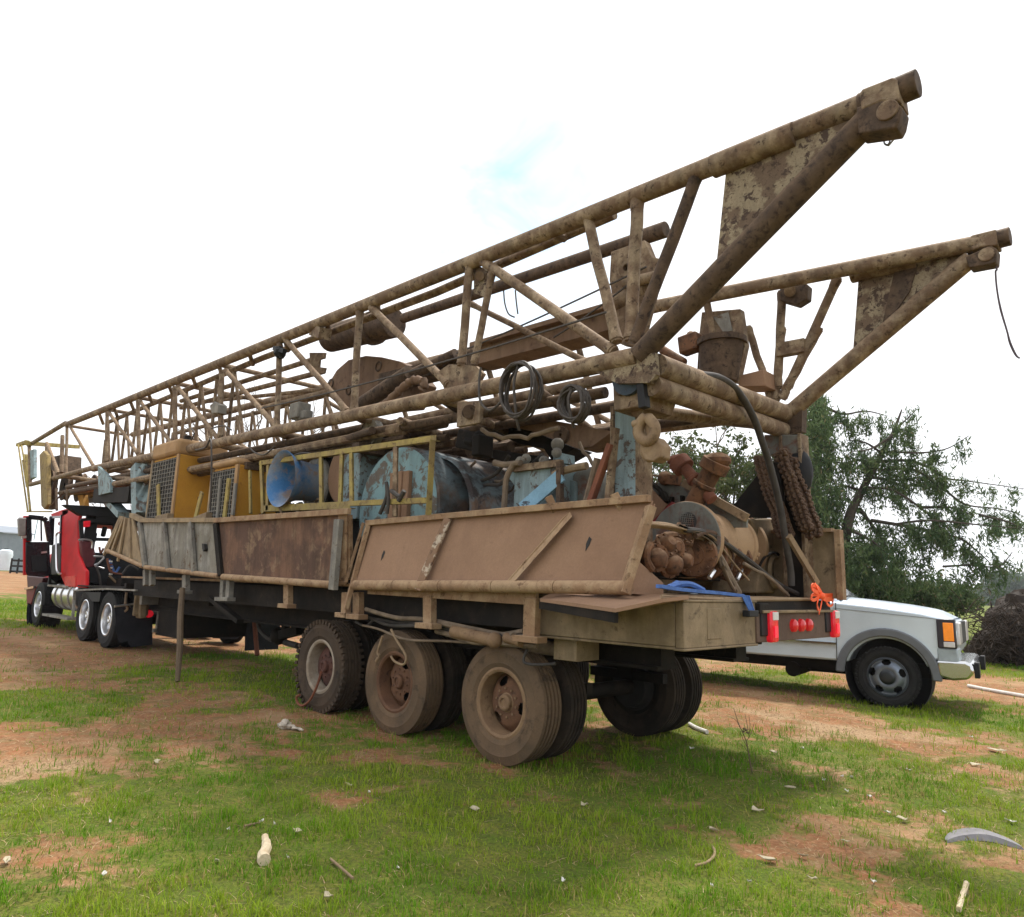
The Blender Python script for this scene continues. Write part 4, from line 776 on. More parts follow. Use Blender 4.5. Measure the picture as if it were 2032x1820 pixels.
# pump casting: cluster of domes, elbows and flanges
pb = MB()
for p, r in (((440, 990), .10), ((540, 960), .07)): pb.ball(onX(r5(*p), -1.42), r, 20)
pb.lathe(onX(r5(520, 930), -1.47), (-1, .35, .1), [(.075, 0), (.075, .05), (.06, .06), (.05, .06), (.035, .08), (.001, .08)], 22)
pb.tube(onX(r5(430, 1000), -1.36), onX(r5(700, 1000), -1.25), .13, 24)
def bolts(mb, c_, ax_, R_, n, r_, l_):
    ax_ = V(ax_).normalized(); u_ = ax_.orthogonal().normalized(); w_ = ax_.cross(u_)
    for k in range(n): p_ = V(c_)+u_*(R_*math.cos(6.283*k/n))+w_*(R_*math.sin(6.283*k/n)); mb.tube(p_-ax_*.01, p_+ax_*l_, r_, 6)
    return mb
for p, r, a_ in (((350, 1010), .085, (-1, .5, -.1)), ((430, 930), .075, (-1, .3, .5)), ((470, 1050), .09, (-1, .2, -.3)), ((550, 1030), .07, (-1, -.2, -.1)), ((590, 900), .06, (-.6, .1, 1))):
    c_ = onX(r5(*p), -1.44); pb.lathe(c_, a_, [(r*1.1, -.12), (r*1.1, .02), (r*1.25, .03), (r*1.25, .055), (r*.9, .06), (r*.8, .10), (r*.5, .125), (.001, .13)], 24); bolts(pb, c_+V(a_).normalized()*.05, a_, r*1.1, 8, .010, .022)
pb.path(smooth_path([onX(r5(*p), -1.48) for p in ((330, 900), (300, 960), (300, 1040), (340, 1110))]), .03, 8).path(smooth_path([onX(r5(*p), -1.42) for p in ((420, 850), (500, 830), (600, 850), (660, 900))]), .035, 8)
pump = pb.build('pump_casting', M['pump'], rig)
for p, r, xx in (((690, 985), .185, -1.42), ((770, 1000), .20, -1.38), ((940, 1030), .17, -1.38), ((1000, 1040), .185, -1.34)):
    bolts(MB().lathe(onX(r5(*p), xx), (.35, -1, 0), [(.001, -.02), (r*.45, -.02), (r*.45, .0), (r*.95, .0), (r, .015), (r, .05), (r*.9, .06), (.001, .06)], 34), onX(r5(*p), xx), (-.35, 1, 0), r*.8, 12, .012, .03).build('pump_flange', M['pump'], pump)
MB().tube(onX(r5(700, 1000), -1.2), onX(r5(1020, 1040), -1.2), .09, 20).build('pump_shaft', M['frame'], pump)
for p, r in (((1190, 975), .042), ((1050, 910), .055), ((1080, 1040), .045), ((1110, 950), .035), ((640, 830), .04), ((560, 770), .05), ((450, 860), .06), ((610, 860), .05), ((500, 850), .045), ((1170, 1010), .03)):
    MB().lathe(onX(r5(*p), -1.38), (-1, random.uniform(-.5, .5), random.uniform(-.3, .6)), [(r*.7, -.06), (r*.7, 0), (r, .0), (r, .025), (r*.55, .03), (r*.5, .06), (.001, .065)], 6 if r < .045 else 16).build('valve_knob', M['drum'] if p[0] > 900 else M['pump'], pump)
MB().box(onX(r5(680, 1080), -1.1)+V((0, 0, -.05)), (.5, .9, .12)).box(onX(r5(700, 1000), -.6), (.5, 1.6, .5)).build('pump_base', M['frame'], pump)
for a, b_ in (((860, 1120), (820, 1180)), ((1090, 1110), (1050, 1200))): MB().tube(onX(r5(*a), -1.5), onX(r5(*b_), -1.5), .02, 6).build('drain_cock', M['alu'], pump)
# deck edge strips across the rear
for y0, p0, p1_, r in ((0, (420, 1345), (1640, 1355), .012), (0, (430, 1365), (1670, 1358), .016), (0, (420, 1330), (1110, 1370), .01)):
    MB().path([onX(r5(*p0), -1.72), onX(r5((p0[0]+p1_[0])/2, (p0[1]+p1_[1])/2+3), -1.76), onX(r5(*p1_), -1.76)], r, 6).build('edge_strip', M['hook'], rig)
# ------------------------------------------------------------------ things hanging on, tied to or standing against the rig
def coil(name, q, c, rx, rz, y, n, label, r=.011):
    o = onY(q(*c), y); mb = MB()
    s = (onY(q(c[0]+rx, c[1]), y)-onY(q(c[0]-rx, c[1]), y)).length/2; h = (onY(q(c[0], c[1]+rz), y)-onY(q(c[0], c[1]-rz), y)).length/2
    for k in range(n):
        a = random.uniform(.8, 1.05); b_ = random.uniform(.86, 1.08); ox, oz, tw = random.uniform(-.06, .06)*s, random.uniform(-.05, .03)*h, random.uniform(-.14, .14); pts = []
        for j in range(29):
            t = 2*math.pi*j/28; x, z = s*a*math.cos(t), h*b_*math.sin(t)
            pts.append(o+V((x*math.cos(tw)-z*math.sin(tw)+ox, random.uniform(-.004, .004)+.02*k/n*3+.04*math.sin(t+k), z*math.cos(tw)+x*math.sin(tw)+oz)))
        mb.path(pts, r, 6, cap=False)
    mb.path(smooth_path([o+V((0, .05, h*.9)), o+V((.02, .08, .2*h)), o+V((.01, .05, -h*.9)), o+V((.02, .0, -h*1.35))]), r*1.1, 6)
    return solo(name, mb, M['cable'], o, label, 'cable coil', 'cable coils hung on the mast')
coil('cable_coil', q4, (510, 1160), 100, 170, 1.50, 9, 'larger coil of dark cable hanging from the lower mast pipe')
coil('cable_coil', q4, (835, 1240), 70, 100, 1.42, 9, 'smaller tangled cable coil nearer the rear mast post', .012)
mb = MB().path(smooth_path([onY(q4(*p), 1.49) for p in ((265, 1020), (255, 1100), (262, 1220), (320, 1275), (390, 1220))]), .012, 6)
solo('rope', mb, M['cable'], onY(q4(265, 1020), 1.49), 'thin dark rope looped down beside the square block plate', 'rope')
# hook on the rear post
o = onY(q5(490, 560), 1.28); mb = MB()
mb.path(smooth_path([onY(q5(*p), 1.28) for p in ((470, 530), (430, 580), (425, 640), (470, 680), (515, 650), (520, 590), (480, 535))]), .042, 12)
mb.path(smooth_path([onY(q5(*p), 1.22) for p in ((470, 530), (500, 600), (510, 660))]), .05, 10)
mb.ball(onY(q5(497, 722), 1.22), .095, 20, (1., .6, 1.15)).prism([onY(q5(*p), 1.27) for p in ((440, 660), (520, 650), (560, 700), (555, 770), (510, 800), (460, 790), (440, 740))], V((0, -.14, 0)))
mb.tube(onY(q5(390, 580), 1.3), onY(q5(425, 570), 1.3), .03, 10)
solo('lifting_hook', mb, M['hook'], o, 'large dusty lifting hook and shackle hanging on the rear mast post', 'hook', bevel=.01)
# chain bundle on the far post
mb = MB(); pts = [(1215, 770), (1240, 850), (1265, 930), (1290, 1010), (1320, 1090), (1345, 1160), (1370, 1230)]
P = [onY(q5(*p), -1.0) for p in pts]
for strand in range(13):
    off = V((random.uniform(-.16, .16), random.uniform(-.1, .1), random.uniform(-.04, .04)))
    pp = smooth_path([p+off*(1+.25*random.random()) for p in P], 5)
    for k in range(len(pp)-1):
        a, b_ = pp[k], pp[k+1]; d = (b_-a).normalized(); n1 = d.orthogonal().normalized()
        if k % 2: n1 = d.cross(n1)
        cmid = (a+b_)/2; L_ = (b_-a).length*.68; ring = [cmid+d*(L_*math.cos(t))+n1*(.035*math.sin(t)) for t in [2*math.pi*j/10 for j in range(11)]]
        mb.path(ring, .0165, 6, cap=False)
solo('chain_bundle', mb, M['chain'], P[0], 'thick bundle of rusty chains hanging from the far rear post', 'chain')
# mud hose loop over the rear crossbar
mb = MB().path(smooth_path([onX(q5(*p), -1.62) for p in ((800, 285), (900, 300), (985, 350), (1050, 430), (1095, 510), (1130, 590), (1160, 680), (1200, 800), (1240, 950), (1275, 1110), (1305, 1300), (1330, 1450), (1335, 1540)) if True], 6), .032, 10)
solo('rubber_hose', mb, M['hose'], onX(q5(1335, 1540), -1.62), 'long black rubber hose draped over the rear crossbar down to the deck', 'hose')
# braided lines over the pump
for pts, r, x, mt, lab in (([(310, 745), (420, 750), (520, 770), (620, 800), (760, 800), (850, 850), (900, 960), (960, 1100), (1060, 1300)], .02, -1.5, 'hook', 'pale rope laid over the pump and down to the deck edge'),
                      ([(300, 735), (450, 740), (600, 775), (740, 800), (850, 830)], .022, -1.52, 'hook', 'pale cable stretched from the platform over the pump'),
                      ([(620, 780), (740, 790), (860, 830), (980, 910), (1180, 1060), (1380, 1220), (1570, 1320)], .022, -1.55, 'hose', 'dark cable running down across the pump to the deck'),
                      ([(700, 830), (800, 800), (900, 830), (960, 880)], .024, -1.55, 'chain', 'short rusty cable arched over the pump flange'),
                      ([(830, 880), (870, 960), (930, 1060), (990, 1180), (1060, 1310)], .036, -1.53, 'hose_dusty', 'frayed thick rope hanging in front of the pump flanges'),
                      ([(1110, 1060), (1210, 1120), (1280, 1150), (1380, 1230), (1480, 1330)], .016, -1.56, 'hose_dusty', 'thin dusty cable beside the dark one on the rear deck'),
                      ([(300, 728), (400, 738), (520, 752), (680, 790), (800, 812), (880, 870), (950, 960), (1040, 1080), (1150, 1200)], .009, -1.56, 'hook', 'thin pale line strung from the platform across the pump'),
                      ([(560, 740), (660, 780), (780, 830), (860, 900), (900, 980), (930, 1080)], .012, -1.54, 'hose_dusty', 'thin dusty line bunched with the frayed rope'),
                      ([(780, 820), (830, 800), (920, 850), (990, 930), (1020, 1010), (1000, 1120)], .011, -1.52, 'chain', 'rusty thin cable looped beside the second pump flange'),
                      ([(660, 830), (760, 850), (830, 900), (880, 960), (900, 1010)], .018, -1.5, 'hose_dusty', 'dusty cable curling round the front pump flange')):
    mb = MB().path(smooth_path([onX(r5(*p), x) for p in pts], 5), r, 8)
    if 'frayed' in lab:
        for k in range(5): mb.path(smooth_path([onX(r5(p[0]+random.uniform(-12, 12), p[1]), x-.02) for p in pts], 4), .010, 5)
    solo('cable', mb, M[mt], onX(r5(*pts[-1]), x), lab, 'cable', 'cables over the rear pump')
mb = MB().bar(onX(r5(1480, 830), -1.66), onX(r5(1720, 1230), -1.74), .035, .06)
solo('guy_strap', mb, M['hook'], onX(r5(1720, 1230), -1.74), 'tan tie-down strap slanting to the orange ribbon at the rear', 'strap')
mb = MB().bar(onX(r5(1625, 930), -1.6), onX(r5(1850, 1330), -1.74), .04, .03)
solo('grey_rod', mb, M['grey_trim'], onX(r5(1850, 1330), -1.74), 'grey flat bar leaning against the far side platform', 'bar')
# blue webbing strap on the rear deck
mb = MB(); pts = [(400, 1250), (520, 1270), (700, 1290), (880, 1305), (1090, 1330)]
pp = smooth_path([onX(r5(*p), -1.70) for p in pts], 5)
for a, b_ in zip(pp[:-1], pp[1:]): mb.bar(a, b_, .05, .025, up=(0, 0, 1))
a_, b_ = onX(r5(1105, 1330), -1.79), onX(r5(1175, 1470), -1.83)
for k in range(3): mb.bar(a_+V((0, -.035*k, 0)), b_+V((0, -.012*k, 0)), .012, .03)
for k in range(4): mb.path(smooth_path([onX(r5(*p), -1.66+.01*k) for p in ((480+20*k, 1262), (540, 1240-4*k), (610, 1228+3*k), (680, 1240), (770-10*k, 1285))]), .022, 6)
solo('tie_down_strap', mb, M['strap'], onX(r5(1090, 1330), -1.70), 'blue webbing strap crumpled along the rear deck edge', 'strap')
mb = MB().box(onX(r5(1165, 1478), -1.83), (.06, .16, .05)); solo('strap_ratchet', mb, M['black'], onX(r5(1165, 1478), -1.83), 'black ratchet clamp at the end of the blue strap', 'clamp', bevel=.006)
# orange ribbon bow
mb = MB()
def ribbon(pts, w, x=-1.82):
    pp = smooth_path([onX(r5(*p), x+random.uniform(-.02, .02)) for p in pts], 5)
    for a, b_ in zip(pp[:-1], pp[1:]): mb.bar(a, b_+(b_-a)*.15, w, .008, up=(1, .3, .2))
ribbon([(1700, 1225), (1730, 1270), (1760, 1330), (1755, 1400), (1735, 1480)], .045); ribbon([(1755, 1320), (1700, 1290), (1670, 1260), (1690, 1240), (1740, 1290), (1755, 1320)], .035); ribbon([(1755, 1325), (1800, 1330), (1850, 1330), (1855, 1350), (1800, 1360), (1760, 1340)], .045)
ribbon([(1750, 1330), (1690, 1320), (1668, 1345), (1690, 1365), (1745, 1340)], .03); ribbon([(1790, 1340), (1800, 1390), (1825, 1415), (1850, 1400), (1845, 1370), (1800, 1350)], .022); ribbon([(1740, 1330), (1720, 1400), (1730, 1450)], .03)
mb.ball(onX(r5(1758, 1332), -1.83), .035, 10)
solo('ribbon_bow', mb, M['ribbon'], onX(r5(1758, 1332), -1.83), 'bright orange ribbon tied in a bow at the rear corner', 'ribbon')
# wire clip and frayed rope at the two mast tips
mb = MB(); P = [onY(r1(*p), 1.3) for p in ((1285, 405), (1307, 418), (1230, 520), (1215, 530), (1198, 520), (1200, 500), (1215, 495), (1226, 508), (1215, 528), (1196, 512), (1215, 455))]
mb.path(smooth_path(P, 4), .006, 5); solo('wire_clip', mb, plain('clip_wire', (.30, .31, .34), .4, .6), P[0], 'thin wire safety clip dangling from the upper mast tip', 'clip')
mb = MB()
for k in range(5):
    mb.path(smooth_path([onY(r1(p[0]+random.uniform(-1, 1)*k*1.6*(p[1]-1140)/480, p[1]), YF) for p in ((1775, 1140), (1785, 1180), (1778, 1190), (1785, 1280), (1805, 1390), (1835, 1490), (1855, 1560), (1885, 1625), (1902, 1640))], 4), .006+.002*(k == 0), 5)
solo('frayed_rope', mb, plain('rope_dark', (.09, .07, .08), .9), onY(r1(1775, 1140), YF), 'frayed thin rope dangling from the farther mast tip', 'rope')
# small rope ends hanging under the ram
for p, lab in ((((400, 560), (408, 640), (430, 700), (465, 720)), 'short frayed rope end under the raising ram, nearer the tractor'), (((470, 560), (475, 620), (485, 700)), 'short frayed rope end under the raising ram, nearer the rear')):
    mb = MB().path(smooth_path([onY(q4(*a), .45) for a in p]), .009, 5); solo('rope_end', mb, M['cable'], onY(q4(*p[0]), .45), lab, 'rope', 'rope ends under the ram')
# long thin lines along the mast
for a, b_, y, r, lab in ((q3(0, 865), q4(1010, 690), 1.46, .010, 'thin dark cable stretched low along the mast side'), (q4(120, 935), q4(1250, 420), .9, .009, 'thin cable rising to the ram bracket'), (q4(700, 840), q4(1200, 480), .8, .009, 'second thin cable rising beside the ram bracket')):
    A, B = onY(a, y), onY(b_, y); mb = MB().path(sag(A, B, .05 if A.x-B.x > 3 else .02, 10), r, 5); solo('steel_cable', mb, M['cable'], A, lab, 'cable', 'cables along the mast')
# boards and stakes standing against the radiators
for a, b_, w, y, q, lab in (((188, 640), (195, 880), .10, 1.24, q1, 'upright yellow board against the first radiator grille'), ((495, 690), (450, 870), .10, 1.27, q1, 'slanted yellow board between the two radiators'), ((622, 595), (600, 870), .07, 1.25, q1, 'grey stick leaning on the second radiator, nearest the tractor'),
                      ((682, 595), (650, 865), .09, 1.26, q1, 'yellow stick leaning on the middle of the second radiator'), ((728, 630), (708, 850), .06, 1.27, q1, 'short grey stick at the right edge of the second radiator grille')):
    A, B = onY(q(*a), 1.272), onY(q(*b_), 1.26); mb = MB().bar(A, B, w, .03, up=(0, 1, 0)); solo('board', mb, M['yellow_frame'] if 'yellow' in lab else M['grey_trim'], B, lab, 'board', 'boards standing against the radiators', bevel=.004)
for a, b_, lab in (((190, 875), (275, 855), 'wood block lying on the rail before the first radiator'), ((455, 885), (545, 850), 'wood block lying on the rail before the second radiator')):
    A, B = onY(q1(*a), 1.28), onY(q1(*b_), 1.28); mb = MB().bar(A, B, .10, .08); solo('wood_block', mb, M['wood'], A, lab, 'wood block', 'wood blocks on the platform rail', bevel=.006)
A, B = onY((362, 1168), 1.50), onG((352, 1353))
mb = MB().path([A, A.lerp(B, .3)+V((.02, 0, 0)), A.lerp(B, .65)+V((-.02, 0, 0)), B], [.040, .045, .043, .032], 9); solo('wooden_stake', mb, M['stake'], B, 'bare wooden stake standing on the grass against the side platform', 'stake')
# air hose dangling by the front trailer wheel
mb = MB().path(smooth_path([onY(q6(*p), 1.31) for p in ((355, 1010), (335, 1080), (310, 1140), (280, 1190), (240, 1215), (212, 1195), (207, 1165), (225, 1150))], 5), .014, 7); solo('air_hose', mb, M['oxide'], onY(q6(240, 1215), 1.31), 'dull red air hose looped down from the foremost trailer wheel hub', 'hose')
mb = MB().path(smooth_path([onY(q6(*p), 1.32) for p in ((720, 800), (700, 860), (690, 900), (700, 920), (680, 950), (690, 930))], 5), .013, 7).path(smooth_path([onY(q6(*p), 1.32) for p in ((770, 760), (800, 820), (850, 900), (860, 940), (840, 970), (790, 950), (770, 920))], 5), .012, 7)
solo('cord', mb, M['hook'], onY(q6(700, 860), 1.32), 'tan cord hanging in front of the middle trailer wheel', 'cord')
# ================================================================== road tractor
GX = lambda x: .016*x
trk = thing('road_tractor', (13.2, 0, GX(13.2)), 'red cab road tractor with its door open, coupled to the drilling rig trailer', 'truck')
fr = MB()
for y in (.45, -.45): fr.box((13.2, y, .98), (7.4, .09, .26))
for x in (9.8, 11.2, 12.4, 14.6): fr.box((x, 0, .98), (.12, .85, .2))
fr.box((10.85, 0, 1.14), (1.0, .95, .06)).box((9.6, 0, .95), (.08, 1.0, .3))
fr.build('truck_frame', M['frame'], trk)
for x in (10.178, 11.5):
    zc = .5+GX(x)
    wheel(trk, (x, 1.13, zc), 1, tm='tyre_black', rimm='alu', disc='alu', holes=10, spin=.2, hubr=.10)
    wheel(trk, (x, .80, zc), 1, tm='tyre_black', outer=False, rimm='alu')
    wheel(trk, (x, -1.13, zc), -1, tm='tyre_black', rimm='alu', disc='alu', holes=10)
    MB().tube((x, -.9, zc), (x, .9, zc), .1, 14).build('axle', M['frame'], trk)
for sd_ in (1, -1): wheel(trk, (15.25, 1.06*sd_, .5+GX(15.25)), sd_, tm='tyre_black', rimm='alu', disc='alu', holes=10)
# fenders over the drive wheels and flat deck between
fm = MB()
for x in (10.178, 11.5):
    zc = .5+GX(x)
    fm.lathe((x, 1.27, zc), (0, -1, 0), [(.57, 0), (.585, 0), (.585, .62), (.57, .62)], 20, math.radians(200 if x < 11 else 215), math.radians(330 if x < 11 else 320), close=True)
MB().bar(onY(q0(520, 1222), 1.27), onY(q0(745, 1212), 1.27), .05, .03).bar(onY(q0(745, 1212), 1.27), onY(q0(950, 1222), 1.27), .04, .03).bar(onY(q0(520, 1222), 1.27), onY(q0(505, 1420), 1.27), .05, .03).build('fender_edge', M['grey_panel'], trk)
MB().prism([onY(q0(*p), 1.26) for p in ((590, 1235), (700, 1235), (690, 1300), (640, 1300))], V((0, -.5, 0))).build('fender', M['black'], trk)
MB().box((10.8, .95, GX(10.8)+1.06), (2.6, .62, .025)).build('deck_fender', M['frame'], trk)
MB().prism([onX(q0(*p), 9.55) for p in ((795, 1335), (1060, 1345), (1060, 1600), (910, 1618), (885, 1575), (830, 1590), (810, 1500))], V((.012, 0, 0))).build('mud_flap', M['rubber'], trk, bevel=.002)
MB().prism([onX(q0(*p), 9.55) for p in ((1460, 1320), (1660, 1330), (1670, 1540), (1640, 1560), (1480, 1555), (1465, 1480))], V((.012, 0, 0))).build('mud_flap', M['rubber'], trk)
MB().tube(onX(q0(795, 1335), 9.53), onX(q0(940, 1315), 9.53), .02, 8).build('flap_hanger', M['alu'], trk)
MB().bar(onX(q0(985, 1180), 9.4), onX(q0(980, 1415), 9.4), .22, .12).box(onX(q0(985, 1300), 9.38), (.05, .26, .5)).build('mud_post', M['tail'], trk, bevel=.02)
MB().lathe(onX(q0(1036, 1385), 9.45), (-1, 0, 0), [(.001, .06), (.06, .05), (.07, 0)], 18).build('tail_light', M['lens_red'], trk)
MB().box(onX(q0(1280, 1420), 9.3), (.05, .95, .55)).build('rear_guard', worn('dark_brown_guard', (.05, .038, .034), (.07, .05, .042), (.04, .03, .03), 3.), trk, bevel=.01)
MB().box(onX(q0(1130, 1500), 9.28), (.06, .35, .07)).box(onX(q0(1110, 1400), 9.28), (.06, .09, .6)).box(onX(q0(1060, 1290), 9.25), (.1, .4, .16)).build('pintle_bracket', M['grey_trim'], trk, bevel=.006)
# fuel tank and steps
ft = MB().tube((12.35, .95, GX(13)+.80), (13.9, .95, GX(13)+.80), .31, 36).build('fuel_tank', M['alu'], trk, bevel=.03)
for x in (12.65, 13.15, 13.6): MB().lathe((x, .95, GX(13)+.80), (1, 0, 0), [(.312, -.03), (.325, -.03), (.325, .03), (.312, .03)], 36).build('tank_strap', M['grey_trim'], ft)
MB().box((13.5, 1.12, .55), (1.9, .26, .05)).box((13.6, 1.1, 1.19), (1.4, .32, .04)).build('step_board', M['grey_panel'], trk, bevel=.006)
# cab: sleeper-less box with rounded red corner fairing
def K0(p, y=1.2): return onY(q0(*p), y)
cabx0, cabx1 = 12.66, 15.0
MB().box((13.9, 0, 2.62), (2.3, 2.1, .10)).build('cab_roof', M['red'], trk, bevel=.04)
cb = MB(); cb.box((13.9, -1.05, 1.9), (2.4, .06, 1.4)).box((12.72, 0, 1.55), (.06, 2.2, .75)).box((12.72, .98, 2.2), (.07, .22, .8)).box((12.72, -.98, 2.2), (.07, .22, .8)).box((12.72, 0, 2.60), (.07, 2.2, .16)).box((14.95, 0, 1.55), (.08, 2.2, .8)).box((13.8, 0, 1.28), (2.3, 2.1, .08))
cab = cb.build('cab', M['black'], trk, bevel=.01)
sidefair = MB().prism([K0(p) for p in ((430, 662), (480, 650), (555, 692), (540, 740), (540, 960), (575, 1060), (597, 1085), (597, 1208), (450, 1195), (420, 1125), (425, 940))], V((0, -.07, 0))).build('corner_fairing', M['red'], trk, bevel=.03)
MB().prism([K0(p) for p in ((352, 692), (430, 662), (480, 650), (470, 690), (430, 712), (360, 716))], V((0, -.3, 0))).build('roof_edge', M['red'], trk, bevel=.012)
MB().bar(K0((360, 712)), K0((352, 905)), .10, .08).bar(K0((430, 700)), K0((422, 905)), .06, .06).bar(K0((352, 715)), K0((430, 712)), .05, .05).build('door_frame', M['black_gloss'], cab)
MB().prism([K0(p, 1.1) for p in ((355, 905), (425, 880), (425, 1125), (352, 1120))], V((0, -.5, 0))).build('seat', M['black'], cab, bevel=.05)
MB().prism([K0(p, 1.18) for p in ((345, 1125), (450, 1125), (450, 1200), (600, 1205), (597, 1150), (500, 1130), (420, 1140), (390, 1165))], V((0, -.06, 0))).build('cab_sill', M['red'], trk, bevel=.02)
MB().prism([K0(p, 1.22) for p in ((448, 1128), (520, 1120), (522, 1198), (450, 1195))], V((0, -.05, 0))).build('battery_box', plain('pinkish_red_box', (.46, .06, .045), .6, spec=.2), trk, bevel=.008)
MB().path(smooth_path([K0(p, 1.27) for p in ((412, 820), (395, 830), (390, 870), (392, 1000), (396, 1080), (412, 1108), (422, 1105))]), .022, 8).build('grab_handle', M['alu'], trk)
# back of the cab, rear window, lamp, headache clutter
MB().box((12.62, -.05, 2.72), (.10, 2.0, .34)).prism([onX(q0(*p), 12.5) for p in ((445, 625), (800, 645), (855, 700), (800, 715), (560, 700))], V((.25, 0, 0))).build('air_deflector', M['black'], trk, bevel=.01)
rw = MB().prism([onX(q0(*p), 12.60) for p in ((545, 715), (860, 735), (850, 880), (550, 880))], V((.02, 0, 0)))
wn = MB(); 
fwin = [(560, 735), (800, 745), (790, 870), (570, 865)]
for a, b_ in zip(fwin, fwin[1:]+fwin[:1]): wn.bar(onX(q0(*a), 12.60), onX(q0(*b_), 12.60), .07, .06, up=(1, 0, 0))
wn.build('window_frame', M['black'], cab)
MB().prism([onX(q0(*p), 12.58) for p in ((577, 742), (625, 738), (622, 780), (580, 785))], V((-.05, 0, 0))).build('cab_lamp', M['lens_red'], trk, bevel=.01)
for p, z in (((650, 840), .12), ((722, 800), .07)): MB().bar(onX(q0(p[0]-8, p[1]+50), 12.9), onX(q0(p[0]+8, p[1]-20), 12.9), z, .1).build('headrest', M['black'], cab, bevel=.03)
MB().prism([onX(q0(*p), 12.55) for p in ((545, 875), (640, 890), (660, 1000), (640, 1060), (590, 1070), (560, 1040))], V((-.1, 0, 0))).build('air_cleaner', plain('deep_maroon', (.10, .015, .02), .5), trk, bevel=.03)
MB().prism([onX(q0(*p), 12.5) for p in ((600, 1065), (730, 1050), (740, 1200), (600, 1205))], V((-.15, 0, 0))).build('rear_cabinet', M['black'], trk, bevel=.01)
MB().path(smooth_path([onX(q0(*p), 12.4) for p in ((545, 872), (600, 868), (640, 885), (640, 930))]), .02, 7).path(smooth_path([onX(q0(*p), 12.3) for p in ((650, 985), (720, 990), (690, 1030), (660, 1050), (720, 1070))]), .02, 7).build('exhaust_rail', M['alu'], trk)
for pts, mt, x in ((((670, 1060), (690, 1120), (700, 1190)), 'hose', 12.2), (((760, 1010), (780, 1060), (800, 1100), (830, 1060)), 'strap', 11.8), (((760, 1120), (800, 1160), (840, 1190)), 'hook', 11.8), (((745, 1000), (770, 1090), (850, 1110)), 'oxide', 11.7), (((850, 1110), (900, 1050), (960, 1080)), 'hose', 11.5), (((870, 1330), (880, 1240), (900, 1215)), 'hose_dusty', 9.6), (((870, 1310), (885, 1350), (865, 1370)), 'hook', 9.55), (((690, 920), (700, 960), (720, 930)), 'oxide', 12.2)):
    MB().path(smooth_path([onX(q0(*p), x) for p in pts]), .022, 7).build('air_line', M[mt], trk)
for k in range(5): MB().bar(onX(q0(760, 1020+22*k), 11.75), onX(q0(780, 1022+22*k), 11.75), .05, .03).build('coil_turn', M['oxide' if k % 2 else 'white'], trk)
MB().box((11.9, .2, 1.32), (.9, .9, .16)).box((12.1, -.4, 1.5), (.4, .5, .5)).build('catwalk', M['frame'], trk, bevel=.01)
# open door swung out from its front hinge
dx = 14.35
D_ = lambda p: onX(q0(*p), dx)
do = MB().prism([D_(p) for p in ((178, 885), (345, 885), (352, 1118), (300, 1130), (190, 1120), (178, 1090))], V((.06, 0, 0))).build('door', M['black_gloss'], trk, bevel=.012)
dwf = MB(); wpts = [(200, 880), (198, 712), (300, 722), (322, 740), (345, 880)]
for a, b_ in zip(wpts, wpts[1:]): dwf.bar(D_(a), D_(b_), .10, .07, up=(1, 0, 0))
dwf.build('door_window_frame', M['black_gloss'], do)
MB().bar(D_((285, 725)), D_((288, 880)), .03, .03).build('vent_post', M['black_gloss'], do)
MB().bar(onX(q0(185, 705), dx+.05), onX(q0(183, 1115), dx+.05), .12, .07, up=(1, 0, 0)).build('door_edge', M['red'], do)
MB().bar(D_((285, 960))+V((-.03, 0, 0)), D_((322, 955))+V((-.03, 0, 0)), .05, .04).build('door_handle', M['alu'], do)
MB().prism([D_(p)+V((-.02, 0, 0)) for p in ((215, 980), (320, 975), (325, 1090), (225, 1095))], V((-.02, 0, 0))).build('door_pocket', M['black'], do, bevel=.008)
mi = MB().prism([onX(q0(*p), dx-.1) for p in ((124, 722), (180, 720), (180, 842), (132, 846))], V((.10, 0, 0))).build('mirror', plain('grey_mirror_shell', (.20, .19, .18), .5), do, bevel=.02)
MB().bar(onX(q0(128, 720), dx), onX(q0(185, 722), dx), .03, .03).bar(onX(q0(150, 855), dx), onX(q0(185, 850), dx), .05, .05).build('mirror_arm', M['alu'], mi)
MB().tube(onX(q0(235, 875), dx+.3), onX(q0(262, 735), dx+.3), .008, 5).build('whip_aerial', plain('teal_aerial', (.03, .3, .3), .5), trk)
# bonnet, front fender and bumper ahead
MB().box((16.0, 0, 1.55), (2.0, 1.5, .8)).build('bonnet', M['red'], trk, bevel=.12)
MB().lathe((15.25, 1.25, .5+GX(15.25)), (0, -1, 0), [(.58, 0), (.64, .02), (.64, .45), (.58, .45)], 24, math.radians(180), math.radians(360), close=True).build('front_fender', M['black_gloss'], trk)
MB().prism([onY(q0(*p), 1.2) for p in ((180, 1205), (248, 1195), (245, 1215), (215, 1320), (185, 1320))], V((0, -2.2, 0))).build('front_bumper', plain('bumper_red', (.13, .008, .010), .5, spec=.2), trk, bevel=.02)
MB().bar(onY(q0(176, 1212), 1.22), onY(q0(240, 1200), 1.22), .05, .05).build('bumper_trim', M['chrome'], trk)
MB().prism([onY(q0(*p), 1.1) for p in ((185, 1120), (300, 1135), (280, 1200), (190, 1205))], V((0, -.2, 0))).build('cowl_side', plain('maroon_side', (.05, .006, .008), .5, spec=.2), trk, bevel=.02)
